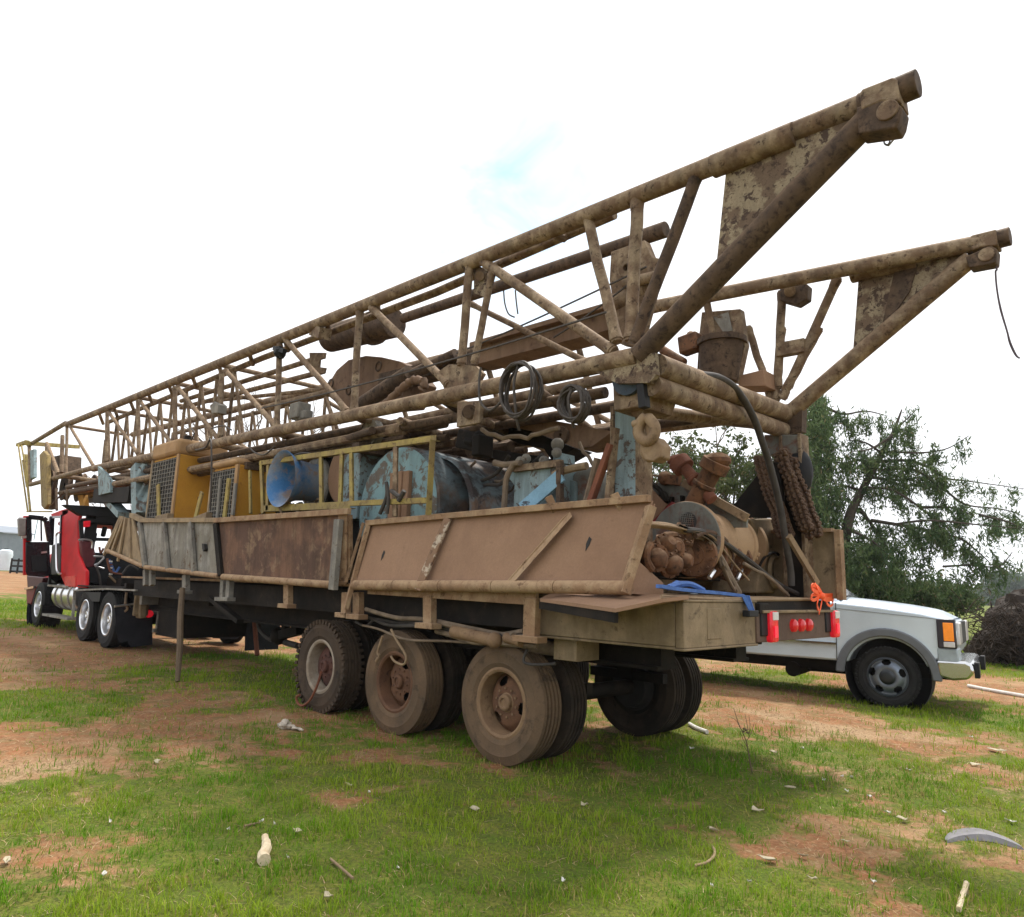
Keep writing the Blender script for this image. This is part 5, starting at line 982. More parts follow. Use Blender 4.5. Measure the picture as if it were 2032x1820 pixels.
# ================================================================== parked pickup
YP, WP = -5.40, 1.98
pk = thing('pickup_truck', (-2.0, YP, 0), 'silver pickup truck with grey wheel arch cladding parked behind the rig', 'pickup')
wx, wz, ra = -1.04, .392, .52
arch = lambda r, a0, a1, n: [(wx+r*math.cos(math.radians(a0+(a1-a0)*k/n)), wz+r*math.sin(math.radians(a0+(a1-a0)*k/n))) for k in range(n+1)]
prof = [(4.3, .62), (3.45, .62)]+[(2.95+.52*math.cos(math.radians(a)), .40+.50*math.sin(math.radians(a))) for a in range(25, 160, 15)]+[(2.42, .56), (-.48, .56)]+arch(ra, 18, 162, 16)+[(-1.60, .66), (-1.82, .70), (-1.885, .80), (-1.90, 1.04), (-1.885, 1.12), (-1.84, 1.18), (-1.76, 1.222), (-1.50, 1.28), (-.95, 1.345), (-.40, 1.39), (4.3, 1.39)]
body = MB().prism([(x, YP-.03, z) for x, z in prof], V((0, -(WP-.06), 0))).build('body', M['silver'], pk, bevel=.06)
# crowned bonnet
hv = []; hf = []
nx, ny = 14, 10
for i in range(nx+1):
    u = i/nx; x = -.42+(-1.84+.42)*u; zb = 1.385-.10*u-.05*u*u*1.2
    for j in range(ny+1):
        w = j/ny*2-1; y = YP-WP/2+w*(WP/2-.13); hv.append((x, y, zb+.075*(1-w**4)*(1-.55*u**6)-(.05*max(0, u-.85)/.15)))
for i in range(nx):
    for j in range(ny): a = i*(ny+1)+j; hf.append((a, a+1, a+ny+2, a+ny+1))
MB().add(hv, hf).build('bonnet', M['silver'], pk)
MB().bar((-.38, YP-.028, 1.30), (-1.72, YP-.028, 1.205), .008, .008).build('fender_crease', plain('seam_grey', (.22, .24, .27), .5), pk)
MB().bar((-.42, YP-.026, 1.385), (-.40, YP-.026, .58), .012, .008).build('door_seam', M['black'], pk)
MB().bar((-.4, YP-.015, .80), (2.0, YP-.015, .80), .05, .03).build('side_moulding', M['chrome'], pk)
# cladding arch
cl = MB(); A0 = arch(.545, 2, 180, 26); A1 = arch(.66, 2, 180, 26)
cl.prism([(x, YP+.012, z) for x, z in A1]+[(x, YP+.012, z) for x, z in A0[::-1]], V((0, -.07, 0)))
cl.build('arch_cladding', M['cladding'], pk, bevel=.018)
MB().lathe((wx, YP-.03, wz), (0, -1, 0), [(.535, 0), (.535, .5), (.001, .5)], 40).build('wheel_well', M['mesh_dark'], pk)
def pwheel(x, y, side, dual=False):
    c = V((x, y, wz)); ax = V((0, side, 0)); w = .24; wb = MB().lathe(c, ax, tyre_prof(.405, w, .245), 64)
    for k in range(44):
        a = 2*math.pi*k/44; d = V((math.cos(a), 0, math.sin(a))); t_ = V((-math.sin(a), 0, math.cos(a)))
        wb.box(c+d*.397+V((0, side*w*.40, 0)), (.03, .06, .03), Matrix((t_, V((0, 1, 0)), d)).transposed())
    wh = wb.build('wheel', M['tyre_black'], pk); h = w/2
    MB().lathe(c, ax, [(.265, h*.75), (.262, h*.92), (.242, h*.95), (.232, h*.6), (.23, -h)], 48).build('rim', plain('dark_steel_rim', (.05, .06, .075), .45, .5), wh)
    db = MB(); holed_disc(db, c, ax, .085, .234, lambda r: h*.62+.03*max(0, 1-((r-.13)/.08)**2), 5, hc=.198, hr=.042, spin=.35); db.build('wheel_disc', plain('steel_wheel_grey', (.17, .20, .25), .35, .7), wh)
    MB().lathe(c, ax, [(.105, h*.55), (.10, h*.95), (.07, h*1.1), (.06, h*1.12), (.001, h*1.10)], 28).build('hub', plain('black_hub', (.03, .035, .04), .3, .4), wh)
    MB().lathe(c-ax*.04, ax, [(.2, 0), (.001, 0)], 24).build('brake_drum', M['mesh_dark'], wh)
pwheel(wx, YP-.13, 1); pwheel(wx, YP-WP+.13, -1); pwheel(2.95, YP-.16, 1); pwheel(2.95, YP-WP+.16, -1)
# lamp cluster at the corner
hl = MB().box((-1.785, YP-.06, 1.02), (.22, .13, .38)).build('lamp_surround', plain('lamp_black', (.025, .02, .03), .3), pk, bevel=.012)
MB().box((-1.81, YP-.045, 1.045), (.12, .12, .24)).build('indicator', M['amber'], hl, bevel=.008)
MB().box((-1.81, YP-.045, .88), (.13, .12, .07)).build('side_lamp', M['lens_clear'], hl, bevel=.008)
MB().box((-1.90, YP-.36, 1.02), (.06, .42, .30)).build('headlight', M['lens_clear'], pk, bevel=.02)
MB().box((-1.90, YP-WP/2, 1.02), (.05, .8, .30)).build('radiator_grille', M['black'], pk, bevel=.01)
MB().box((-1.90, YP-WP+.36, 1.02), (.06, .42, .30)).build('headlight', M['lens_clear'], pk, bevel=.02)
MB().prism([(-1.66, YP-.015, .62), (-1.66, YP-.015, .83), (-1.90, YP-.015, .83), (-1.91, YP-.015, .66)], V((0, -.5, 0))).build('valance', plain('valance_grey', (.30, .35, .38), .4), pk, bevel=.02)
bp = [(-1.66, .46), (-1.65, .60), (-1.64, .665), (-1.98, .675), (-2.05, .64), (-2.07, .54), (-2.0, .45), (-1.82, .42)]
MB().prism([(x, YP+.015, z) for x, z in bp], V((0, -WP-.03, 0))).build('front_bumper', M['chrome'], pk, bevel=.03)
MB().box((-2.09, YP-.25, .56), (.06, .20, .20)).build('bumper_guard', M['black'], pk, bevel=.01)
MB().box((-2.09, YP-WP+.25, .56), (.06, .20, .20)).build('bumper_guard', M['black'], pk, bevel=.01)
# cab and flat bed
cbp = [(-.48, 1.38), (.28, 1.93), (.5, 1.97), (1.55, 1.97), (1.75, 1.9), (1.85, 1.38)]
gh = MB().prism([(x, YP-.13, z) for x, z in cbp], V((0, -(WP-.26), 0))).build('cab', M['silver'], pk, bevel=.05)
MB().prism([(x, YP-.125, z) for x, z in ((-.28, 1.42), (.32, 1.88), (.85, 1.90), (.85, 1.42))], V((0, -.012, 0))).prism([(x, YP-.125, z) for x, z in ((.95, 1.42), (.95, 1.90), (1.6, 1.90), (1.7, 1.42))], V((0, -.012, 0))).build('side_window', M['glass'], gh)
MB().prism([(-.455, YP-.2, 1.41), (.265, YP-.25, 1.925), (.265, YP-WP+.25, 1.925), (-.455, YP-WP+.2, 1.41)], V((-.02, 0, .02))).build('windscreen', M['glass'], gh)
MB().bar((-.52, YP-.3, 1.47), (-.45, YP-1.0, 1.50), .02, .02).build('wiper', M['black'], pk)
MB().box((-.05, YP+.12, 1.52), (.10, .22, .20)).build('wing_mirror', M['black'], pk, bevel=.03)
MB().box((3.1, YP-WP/2, 1.46), (2.4, WP+.1, .14)).box((1.95, YP-WP/2, 1.75), (.06, WP-.2, .5)).build('flat_bed', M['frame'], pk, bevel=.01)
MB().box((.9, YP-WP/2, .48), (5.4, 1.2, .18)).box((-.95, YP-WP/2, .40), (.2, 1.7, .12)).tube((.3, YP-.35, .36), (.3, YP-1.2, .36), .11, 14).tube((0.3, YP-.9, .33), (-1.2, YP-.9, .33), .03, 8).build('underbody', M['frame'], pk)
pk.rotation_euler = (0, 0, math.radians(9))
# ================================================================== ground, grass, litter
def _hash(ix, iy, s): 
    h = (ix.astype(np.int64)*374761393 + iy.astype(np.int64)*668265263 + s*982451653) & 0xffffffff
    h = ((h ^ (h >> 13))*1274126177) & 0xffffffff
    return ((h ^ (h >> 16)) & 0xffff)/65535.
def vnoise(x, y, s=0):
    ix, iy = np.floor(x), np.floor(y); fx, fy = x-ix, y-iy; fx = fx*fx*(3-2*fx); fy = fy*fy*(3-2*fy)
    a, b_, c_, d_ = _hash(ix, iy, s), _hash(ix+1, iy, s), _hash(ix, iy+1, s), _hash(ix+1, iy+1, s)
    return (a*(1-fx)+b_*fx)*(1-fy)+(c_*(1-fx)+d_*fx)*fy
def fbm(x, y, f, o=4, s=0):
    r = 0; a = .5; 
    for k in range(o): r = r+a*vnoise(x*f+17.3*k, y*f-9.1*k, s+k); a *= .5; f *= 2.03
    return r/(1-.5**o)
def sstep(v, a, b_): t = np.clip((v-a)/(b_-a), 0, 1); return t*t*(3-2*t)
def zg(x, y):
    w = 1-sstep(np.abs(y), 30, 90); base = .016*np.clip(x, -30, 110)*w
    return base + (fbm(x, y, .8, 4, 5)-.5)*.05 + (fbm(x, y, .05, 3, 9)-.5)*.5*sstep(np.hypot(x-4, y), 25, 90)
BL = [  # (pixel, radius m, weight)  + grass, - bare earth
    ((110, 1530), .75, -.5), ((60, 1450), .9, -.2), ((70, 1700), .45, -.38), ((170, 1730), .35, -.4), ((320, 1400), 1.0, -.15), ((500, 1390), .9, -.15), ((560, 1500), .35, -.3), ((400, 1520), .3, -.25), ((80, 1350), 1.6, -.2), ((250, 1290), 2.6, -.3), ((480, 1262), 2.5, -.7),
    ((40, 1285), 3.2, -.5), ((30, 1150), 25, -1.2), ((20, 1200), 7., .8), ((550, 1250), 2.4, -.9), ((530, 1308), .9, .6), ((440, 1302), .7, .5), ((150, 1375), .55, .5), ((260, 1345), .7, .45), ((30, 1420), .5, .5), ((310, 1330), .6, .35), ((225, 1410), .5, .35),
    ((700, 1580), .9, .35), ((900, 1700), 1.0, .4), ((400, 1650), .8, .25), ((950, 1560), .4, .3), ((1200, 1600), .7, .3), ((1400, 1750), .8, .3), ((600, 1750), .7, .35), ((1150, 1780), .5, .3),
    ((1350, 1640), .28, -.35), ((1620, 1690), .35, -.5), ((1480, 1680), .25, -.4), ((1700, 1660), .3, -.35), ((1720, 1800), .3, -.4),
    ((1600, 1430), .8, -.75), ((1450, 1430), .6, -.7), ((1750, 1460), .8, -.6), ((1880, 1490), .5, -.35), ((1500, 1380), 1.0, -.55), ((1650, 1400), .6, .1), ((1850, 1415), .9, .5), ((1980, 1440), 1.0, .6), ((1650, 1490), .35, .45), ((1900, 1550), .7, .4), ((1550, 1340), .5, .45), ((1980, 1620), .5, .3), ((1900, 1590), .25, -.4)]
BLP = [(onG(p), r, w) for p, r, w in BL]
def cover(x, y):
    b_ = 0.62 + 0*x
    for P, r, w in BLP: b_ = b_ + w*.8*np.exp(-((x-P.x)**2+(y-P.y)**2)/(r*r))
    road = np.exp(-((y+9.6+.10*x)/1.9)**2)*sstep(-x, -40, -10); b_ = b_-1.0*road
    b_ = b_+.35*sstep(-y, 11.5, 14)+.5*sstep(-y, 30, 60)
    n = fbm(x, y, 1.1, 4, 1)-.5; n2 = fbm(x, y, 5., 3, 3)-.5
    return sstep(b_+n*1.35+n2*.8+(fbm(x, y, 16., 2, 4)-.5)*.45, .12, .92)
def straw(x, y):
    s_ = 0*x
    for p, r in (((1600, 1450), 1.0), ((1450, 1420), .6), ((1780, 1475), .8), ((1900, 1560), .9), ((1700, 1530), .7), ((100, 1540), .8), ((1980, 1640), .6)):
        P = onG(p); s_ = s_+np.exp(-((x-P.x)**2+(y-P.y)**2)/(r*r))
    return np.clip(s_, 0, 1)*sstep(fbm(x, y, 2.5, 3, 21), .35, .65)
def axis(lo, a, b_, hi, d, g):
    m = list(np.arange(a, b_, d)); s_ = d; v = m[-1]; up = []
    while v < hi: s_ *= g; v += s_; up.append(v)
    s_ = d; v = a; dn = []
    while v > lo: s_ *= g; v -= s_; dn.append(v)
    return np.array(dn[::-1]+m+up)
ax_, ay_ = axis(-250, -5.5, 7, 420, .045, 1.045), axis(-520, -3.5, 6.2, 160, .045, 1.045)
Xg, Yg = np.meshgrid(ax_, ay_, indexing='ij'); nx_, ny_ = Xg.shape
Zg = zg(Xg, Yg) + (fbm(Xg, Yg, 9, 2, 31)-.5)*.018*(np.hypot(Xg, Yg) < 12)
co = np.stack([Xg.ravel(), Yg.ravel(), Zg.ravel()], 1).astype(np.float32)
ii = (np.arange(nx_-1)[:, None]*ny_+np.arange(ny_-1)[None, :]).ravel()
fq = np.stack([ii, ii+ny_, ii+ny_+1, ii+1], 1).astype(np.int32)
def npmesh(name, co, faces, mat, smooth=True):
    me = bpy.data.meshes.new(name); n = len(co); k = faces.shape[1]; m = len(faces)
    me.vertices.add(n); me.vertices.foreach_set('co', co.astype(np.float32).ravel()); me.loops.add(m*k); me.loops.foreach_set('vertex_index', faces.astype(np.int32).ravel())
    me.polygons.add(m); me.polygons.foreach_set('loop_start', np.arange(0, m*k, k, dtype=np.int32)); me.polygons.foreach_set('loop_total', np.full(m, k, np.int32))
    if smooth: me.polygons.foreach_set('use_smooth', np.ones(m, bool))
    me.update(); me.validate(); me.materials.append(mat); o = bpy.data.objects.new(name, me); COL.objects.link(o); return o
def attr(o, name, vals):
    a = o.data.attributes.new(name, 'FLOAT', 'POINT'); a.data.foreach_set('value', vals.astype(np.float32).ravel())
m, t, b = newmat('ground_soil')
an = t.nodes.new('ShaderNodeAttribute'); an.attribute_name = 'cover'; an2 = t.nodes.new('ShaderNodeAttribute'); an2.attribute_name = 'straw'
soil = mixc(t, ramp(t, noise(t, 1.3, 8, .65), .35, .65), (.30, .128, .056), (.21, .095, .045)); soil = mixc(t, ramp(t, noise(t, 28, 6, .7), .45, .7), soil, (.38, .21, .11)); soil = mixc(t, ramp(t, noise(t, 55, 5, .7), .58, .72, 0, .7), soil, (.13, .065, .04)); soil = mixc(t, ramp(t, noise(t, 6.5, 8, .72), .46, .64, 0, .75), soil, (.155, .115, .052)); soil = mixc(t, ramp(t, noise(t, 13, 8, .75), .55, .68, 0, .8), soil, (.44, .29, .165))
sw = mixc(t, ramp(t, noise(t, 45, 6, .75), .35, .6), (.16, .09, .05), (.50, .36, .21))
grs = mixc(t, ramp(t, noise(t, 3.1, 7, .65), .35, .65), (.095, .155, .015), (.19, .185, .035)); grs = mixc(t, ramp(t, noise(t, 40, 5, .7), .4, .65), grs, (.065, .08, .016)); grs = mixc(t, ramp(t, noise(t, 70, 5, .7), .56, .68, 0, .6), grs, (.26, .19, .09))
soil = mixc(t, ramp(t, noise(t, .8, 6, .7), .48, .62, 0, .55), soil, (.40, .27, .15)); soil = mixc(t, ramp(t, noise(t, 2.2, 7, .75, dist=.6), .52, .66, 0, .7), soil, (.13, .125, .04)); c = mixc(t, mathn(t, 'MULTIPLY', an2.outputs['Fac'], .8), soil, sw)
ed = ramp(t, mathn(t, 'ADD', an.outputs['Fac'], mathn(t, 'MULTIPLY', mathn(t, 'SUBTRACT', noise(t, 22, 6, .7), .5), 1.1)), .35, .75)
c = mixc(t, ed, c, grs); t.links.new(c, b.inputs['Base Color']); b.inputs['Roughness'].default_value = .95; b.inputs['Specular IOR Level'].default_value = .15
bump(t, b, mathn(t, 'ADD', noise(t, 18, 8, .7), mathn(t, 'MULTIPLY', noise(t, 90, 4, .7), .4)), .8, .03)
gr = npmesh('ground', co, fq, m); tag(gr, kind='structure'); attr(gr, 'cover', cover(Xg, Yg)); attr(gr, 'straw', straw(Xg, Yg))
# ---- blades
def blades(name, n, dmin, dmax, power, hs, ws, mode):
    u = rng.random(n*3); d = (dmin**power+(dmax**power-dmin**power)*u)**(1/power); az = YAW+rng.uniform(-.78, .78, n*3)
    x = CAM[0]+d*np.cos(az); y = CAM[1]+d*np.sin(az)
    cv = cover(x, y); sw_ = straw(x, y); cl_ = fbm(x, y, 6., 3, 41)
    if mode == 'grass': keep = rng.random(len(x)) < np.clip(cv*1.0+.03, 0, 1)*(.35+.65*sstep(cl_, .3, .65))
    else: keep = rng.random(len(x)) < np.clip(.16+.9*sw_+.35*(1-cv), 0, 1)
    ix = np.nonzero(keep)[0][:n]; x, y, d, cl_, cv = x[ix], y[ix], d[ix], cl_[ix], cv[ix]; k = len(x)
    z = zg(x, y)+(fbm(x, y, 9, 2, 31)-.5)*.018
    far = np.sqrt(np.maximum(1, d/5.)); h = rng.uniform(*hs, k)*(.55+1.0*sstep(cl_, .3, .75))*far**.5*np.where(rng.random(k) < .03, 1.9, 1.); w = rng.uniform(*ws, k)*far**1.3
    th = rng.uniform(0, 2*np.pi, k); lean_ = rng.uniform(.1, .9, k)*h if mode == 'grass' else h*1.0
    hh = h*rng.uniform(.6, 1, k) if mode == 'grass' else rng.uniform(.004, .02, k)
    dx_, dy_ = np.cos(th), np.sin(th); px_, py_ = -dy_, dx_
    base = np.stack([x, y, z-.004], 1); L1 = np.stack([dx_*lean_*.35, dy_*lean_*.35, hh*.62], 1); L2 = np.stack([dx_*lean_, dy_*lean_, hh], 1)
    sd2 = np.stack([px_*w/2, py_*w/2, np.zeros(k)], 1)
    v = np.stack([base-sd2, base+sd2, base+L1+sd2*.75, base+L1-sd2*.75, base+L2+sd2*.12, base+L2-sd2*.12], 1).reshape(-1, 3)
    o6 = np.arange(k)[:, None]*6; f = np.concatenate([o6+np.array([0, 1, 2, 3]), o6+np.array([3, 2, 4, 5])]); return v, f, k, x, y, cv, cl_
def blade_mat(name, ca, cb, cc):
    m, t, b = newmat(name); a = t.nodes.new('ShaderNodeAttribute'); a.attribute_name = 'tint'; a2 = t.nodes.new('ShaderNodeAttribute'); a2.attribute_name = 'dry'
    c = mixc(t, a.outputs['Fac'], ca, cb); c = mixc(t, a2.outputs['Fac'], c, cc); t.links.new(c, b.inputs['Base Color']); b.inputs['Roughness'].default_value = .75; b.inputs['Specular IOR Level'].default_value = .1
    tr = t.nodes.new('ShaderNodeBsdfTranslucent'); t.links.new(c, tr.inputs['Color']); ms = t.nodes.new('ShaderNodeMixShader'); ms.inputs[0].default_value = .3; o = [n for n in t.nodes if n.type == 'OUTPUT_MATERIAL'][0]
    t.links.new(b.outputs[0], ms.inputs[1]); t.links.new(tr.outputs[0], ms.inputs[2]); t.links.new(ms.outputs[0], o.inputs[0]); return m
gm = blade_mat('grass_blades', (.09, .22, .010), (.25, .33, .024), (.38, .28, .11))
v, f, k, x, y, cv, cl_ = blades('grass', 230000, 2.2, 32, .75, (.022, .055), (.0035, .0065), 'grass')
g = npmesh('grass', v, f, gm, False); tint = np.clip(sstep(fbm(x, y, .9, 4, 61), .34, .66)*.8+rng.uniform(-.25, .35, k), 0, 1); dry = (rng.random(k) < .06+.22*(1-cv)+.25*sstep(fbm(x, y, 1.7, 3, 77), .5, .72)).astype(float)*rng.uniform(.5, 1, k)
attr(g, 'tint', np.repeat(tint, 6)); attr(g, 'dry', np.repeat(dry, 6)); tag(g, 'short patchy green grass growing over the red soil', 'grass', kind='stuff')
sm = blade_mat('straw_bits', (.40, .28, .15), (.52, .40, .24), (.16, .10, .06))
v, f, k, x, y, cv, cl_ = blades('straw', 34000, 2.4, 16, .9, (.03, .10), (.003, .006), 'straw')
g = npmesh('straw_litter', v, f, sm, False); attr(g, 'tint', np.repeat(rng.random(k), 6)); attr(g, 'dry', np.repeat((rng.random(k) < .35)*1., 6)); tag(g, 'dry straw and grass stems littering the bare ground', 'straw', kind='stuff')
# ---- litter one can count
r2 = lambda x, y: (.5*x, 1299+.5*y)
r3 = lambda x, y: (1015.8+.5*x, 1299+.5*y)
def onGz(p): P = onG(p); return V((P.x, P.y, float(zg(np.array([P.x]), np.array([P.y]))[0])))
def scrap(P, s_, mat, name, label, cat, group):
    mb = MB(); n = 7; a0 = random.uniform(0, 6); top = []; 
    for k in range(n):
        a = a0+2*math.pi*k/n; r_ = s_*random.uniform(.5, 1.1)*(1 if k % 2 else .75); top.append(P+V((r_*math.cos(a), r_*.6*math.sin(a), .012+random.uniform(0, .02)+.13*s_*abs(math.cos(a)))))
    c_ = P+V((0, 0, .02)); vs = top+[c_]+[p-V((0, 0, .004)) for p in top]+[c_-V((0, 0, .006))]
    fs = [(k, (k+1) % n, n) for k in range(n)]+[(n+1+(k+1) % n, n+1+k, 2*n+1) for k in range(n)]+[(k, n+1+k, n+1+(k+1) % n, (k+1) % n) for k in range(n)]
    mb.add(vs, fs); return solo(name, mb, mat, P, label, cat, group, smooth=0)
for q, p, s_ in [(r2, (905, 697), .022), (r2, (1090, 678), .025), (r2, (415, 885), .030), (r2, (1465, 560), .028), (r2, (435, 672), .018), (r2, (1580, 853), .022), (r2, (1140, 815), .022), (r2, (1038, 668), .030),
                 (r3, (715, 380), .045), (r3, (1495, 628), .05), (r3, (1420, 567), .035), (r3, (1310, 492), .03), (r3, (1350, 496), .025), (r3, (1330, 548), .03), (r3, (1240, 505), .035), (r3, (1575, 470), .05), (r3, (1980, 668), .05), (r3, (1715, 630), .035), (r3, (205, 918), .03), (r3, (940, 912), .035), (r3, (1435, 905), .03), (r3, (795, 933), .018), (r3, (1155, 378), .035), (r3, (1825, 335), .035)]:
    scrap(onGz(q(*p)), s_*.75, M['white'], 'white_scrap', 'small white chip lying on the grass', 'scrap', 'white chips scattered on the grass')
for q, p, s_ in [(r2, (620, 435), .05), (r2, (862, 832), .035), (r2, (25, 835), .05), (r2, (1178, 712), .04), (r2, (1885, 625), .045), (r2, (1300, 972), .035), (r2, (1385, 525), .05), (r3, (1020, 822), .065), (r3, (1155, 805), .045), (r3, (1550, 655), .05), (r3, (1110, 540), .06), (r3, (1920, 390), .11), (r3, (1845, 450), .10), (r3, (800, 705), .04), (r3, (970, 628), .06), (r3, (1325, 740), .04), (r3, (285, 610), .05), (r3, (1040, 400), .06), (r3, (1195, 898), .03)]:
    scrap(onGz(q(*p)), s_, M['paper_leaf'], 'dead_leaf', 'pale curled dead leaf lying on the grass', 'leaf', 'dead leaves on the grass')
def lying(name, pts, q, r, mat, label, cat, lift=.0, n=9, **k):
    P = [onGz(q(*p))+V((0, 0, lift)) for p in pts]; return solo(name, MB().path(smooth_path(P, 5), r if not isinstance(r, list) else [r[min(len(r)-1, int(i*len(r)/(5*(len(P)-1)+1)))] for i in range(5*(len(P)-1)+1)], n), mat, P[0], label, cat, **k)
lying('driftwood', [(1050, 740), (1055, 765), (1055, 790), (1042, 815), (1048, 835)], r2, [.020, .026, .029, .03, .034], M['bone'], 'pale curved piece of driftwood lying alone in the front grass', 'stick', .025)
P = onGz(r2(1130, 295)); mb = MB()
for a, s_, q_ in ((V((0, 0, .05)), .09, (1.4, .8, .6)), (V((-.05, .03, .08)), .05, (1, 1, 1)), (V((-.1, -.05, .03)), .06, (1.5, .6, .5)), (V((-.2, -.09, .02)), .045, (2.2, .6, .4))): mb.ball(P+a*.8, s_*.75, 12, q_, .25)
solo('white_rag', mb, plain('dirty_rag', (.46, .40, .33), .9, 0, .35, 18, .3), P, 'crumpled dirty white rag on the ground near the trailer wheels', 'rag', smooth=20)
lying('bent_wire', [(725, 852), (770, 840), (800, 815), (805, 790), (795, 770)], r3, .008, M['hook'], 'thin bent wire curving up from the grass', 'wire', .02)
lying('plastic_pipe', [(1812, 132), (1900, 150), (2060, 178)], r3, .028, M['white'], 'long white pipe lying beyond the pickup bumper', 'pipe', .03)
lying('white_shard', [(705, 285), (735, 302), (775, 318)], r3, .022, M['white'], 'white shard lying beside the far rear tyres', 'shard', .02)
lying('short_stick', [(1775, 1025), (1785, 985), (1805, 920)], r3, .014, M['bone'], 'short pale stick lying in the right front grass', 'stick', .02)
lying('dry_stalk', [(1310, 825), (1350, 860), (1400, 905)], r2, .007, M['hook'], 'thin pale dry stem arched over the middle grass', 'stem', .02)
lying('twig', [(970, 685), (1000, 678), (1035, 672)], r2, .006, M['hook'], 'short thin twig by the white chips', 'twig', .015)
# bent metal strip at the right edge
A = [onGz(r3(*p)) for p in ((1725, 745), (1800, 735), (1900, 738), (2040, 780))]; pp = smooth_path(A, 6); mb = MB(); n_ = len(pp); vs = []
prof_ = [(-.16, .13), (-.10, .15), (0, .14), (.015, .0), (.03, .0), (.012, .16), (-.10, .17), (-.17, .145)]
back = V((.45, -.9, 0)).normalized()
for i, p in enumerate(pp):
    e = math.sin(math.pi*min(1, max(.02, i/(n_-1))))**.4
    for a_, z_ in prof_: vs.append(p-back*a_*.8*e+V((0, 0, max(0., z_*.24*e))))
mb.add(vs, [(i*8+j, i*8+(j+1) % 8, (i+1)*8+(j+1) % 8, (i+1)*8+j) for i in range(n_-1) for j in range(8)]+[tuple(range(7, -1, -1)), tuple((n_-1)*8+j for j in range(8))])
solo('metal_strip', mb, plain('dull_strip_metal', (.22, .21, .22), .4, .6, .3, 8), A[0], 'bent shiny metal strip half buried in the grass at the right edge', 'metal strip')
# dry sapling
P = onGz(r3(955, 478)); D_s = lambda p: V(CAM+ray(r3(*p))*((np.array(P)-CAM)@_f)); mb = MB()
mb.path(smooth_path([D_s(p) for p in ((957, 480), (945, 430), (938, 380), (925, 330), (900, 275), (880, 212))]), .007, 6, r1=.002)
for pts in (((955, 440), (968, 410), (955, 385)), ((935, 370), (915, 330), (905, 300)), ((930, 345), (950, 310), (962, 270)), ((938, 300), (930, 260), (925, 235)), ((905, 290), (890, 262), (870, 250)), ((945, 400), (925, 370), (900, 350)), ((940, 320), (945, 280), (940, 240))): mb.path(smooth_path([D_s(p) for p in pts]), .003, 5, r1=.0015)
for p in ((930, 300), (920, 305), (935, 310), (922, 295)): mb.ball(D_s(p), .014, 6, (1, 1, .7))
solo('dry_sapling', mb, M['stake'], P, 'bare reddish dry sapling standing alone beside the far rear tyres', 'sapling')
# ================================================================== trees and background
def onD(p, d): return V(CAM+ray(p)*d)
def leafmat(name, ca, cb, cc): 
    return blade_mat(name, ca, cb, cc)
def foliage(name, pts, n_per, spread, size, drop, mat, parent, seed=0, long=1.6, hang=.5):
    """leaf-sized faces scattered round each spray point; spray points carry (pos, scale)"""
    R_ = np.random.default_rng(seed+100); P = np.array([[*p[0]] for p in pts]); S_ = np.array([p[1] for p in pts]); k = len(P)*n_per
    c_ = np.repeat(P, n_per, 0); s_ = np.repeat(S_, n_per); off = R_.normal(0, 1, (k, 3))*spread*s_[:, None]; off[:, 2] = off[:, 2]*.6-np.abs(R_.normal(0, 1, k))*drop*s_; c_ = c_+off
    a = R_.normal(0, 1, (k, 3)); a[:, 2] -= hang; a /= np.linalg.norm(a, axis=1)[:, None]; b_ = np.cross(a, R_.normal(0, 1, (k, 3))); b_ /= np.linalg.norm(b_, axis=1)[:, None]
    L_ = (size*R_.uniform(.6, 1.5, k))[:, None]; a = a*L_*long/2; b_ = b_*L_/2
    v = np.stack([c_-a, c_+b_*.8, c_+a, c_-b_*.8], 1).reshape(-1, 3); f = np.arange(k*4).reshape(-1, 4); base = V(parent['_loc']); v = v-np.array(base)
    o = npmesh(name, v, f, mat, False); o.parent = parent; clump = np.repeat(R_.random(len(P)), n_per)
    attr(o, 'tint', np.repeat(np.clip(clump*.75+R_.uniform(-.1, .35, k), 0, 1), 4)); attr(o, 'dry', np.repeat((R_.random(k) < .10)*R_.random(k), 4)); return o
cedar_m = leafmat('cedar_leaves', (.042, .080, .036), (.13, .18, .072), (.19, .16, .09)); olive_m = leafmat('olive_leaves', (.05, .075, .025), (.12, .14, .05), (.2, .16, .08)); shrub_m = leafmat('shrub_leaves', (.035, .065, .022), (.10, .14, .05), (.2, .15, .08))
DC = 24.
base = onGz((1640, 1271)); tree = thing('cedar_tree', base, 'big dark evergreen with long drooping limbs behind the pickup', 'tree')
trunk = MB().path([base, onD(r8(500, 1300), DC), onD(r8(505, 900), DC), onD(r8(540, 500), DC), onD(r8(562, 160), DC)], [.26, .22, .17, .10, .02], 10).path(smooth_path([onD(r8(660, 1500), DC), onD(r8(740, 1050), DC), onD(r8(800, 900), DC), onD(r8(940, 640), DC), onD(r8(1050, 430), DC), onD(r8(1112, 268), DC)], 4), [.20-.009*k for k in range(21)], 10)
trunk.build('trunk', M['bark'], tree)
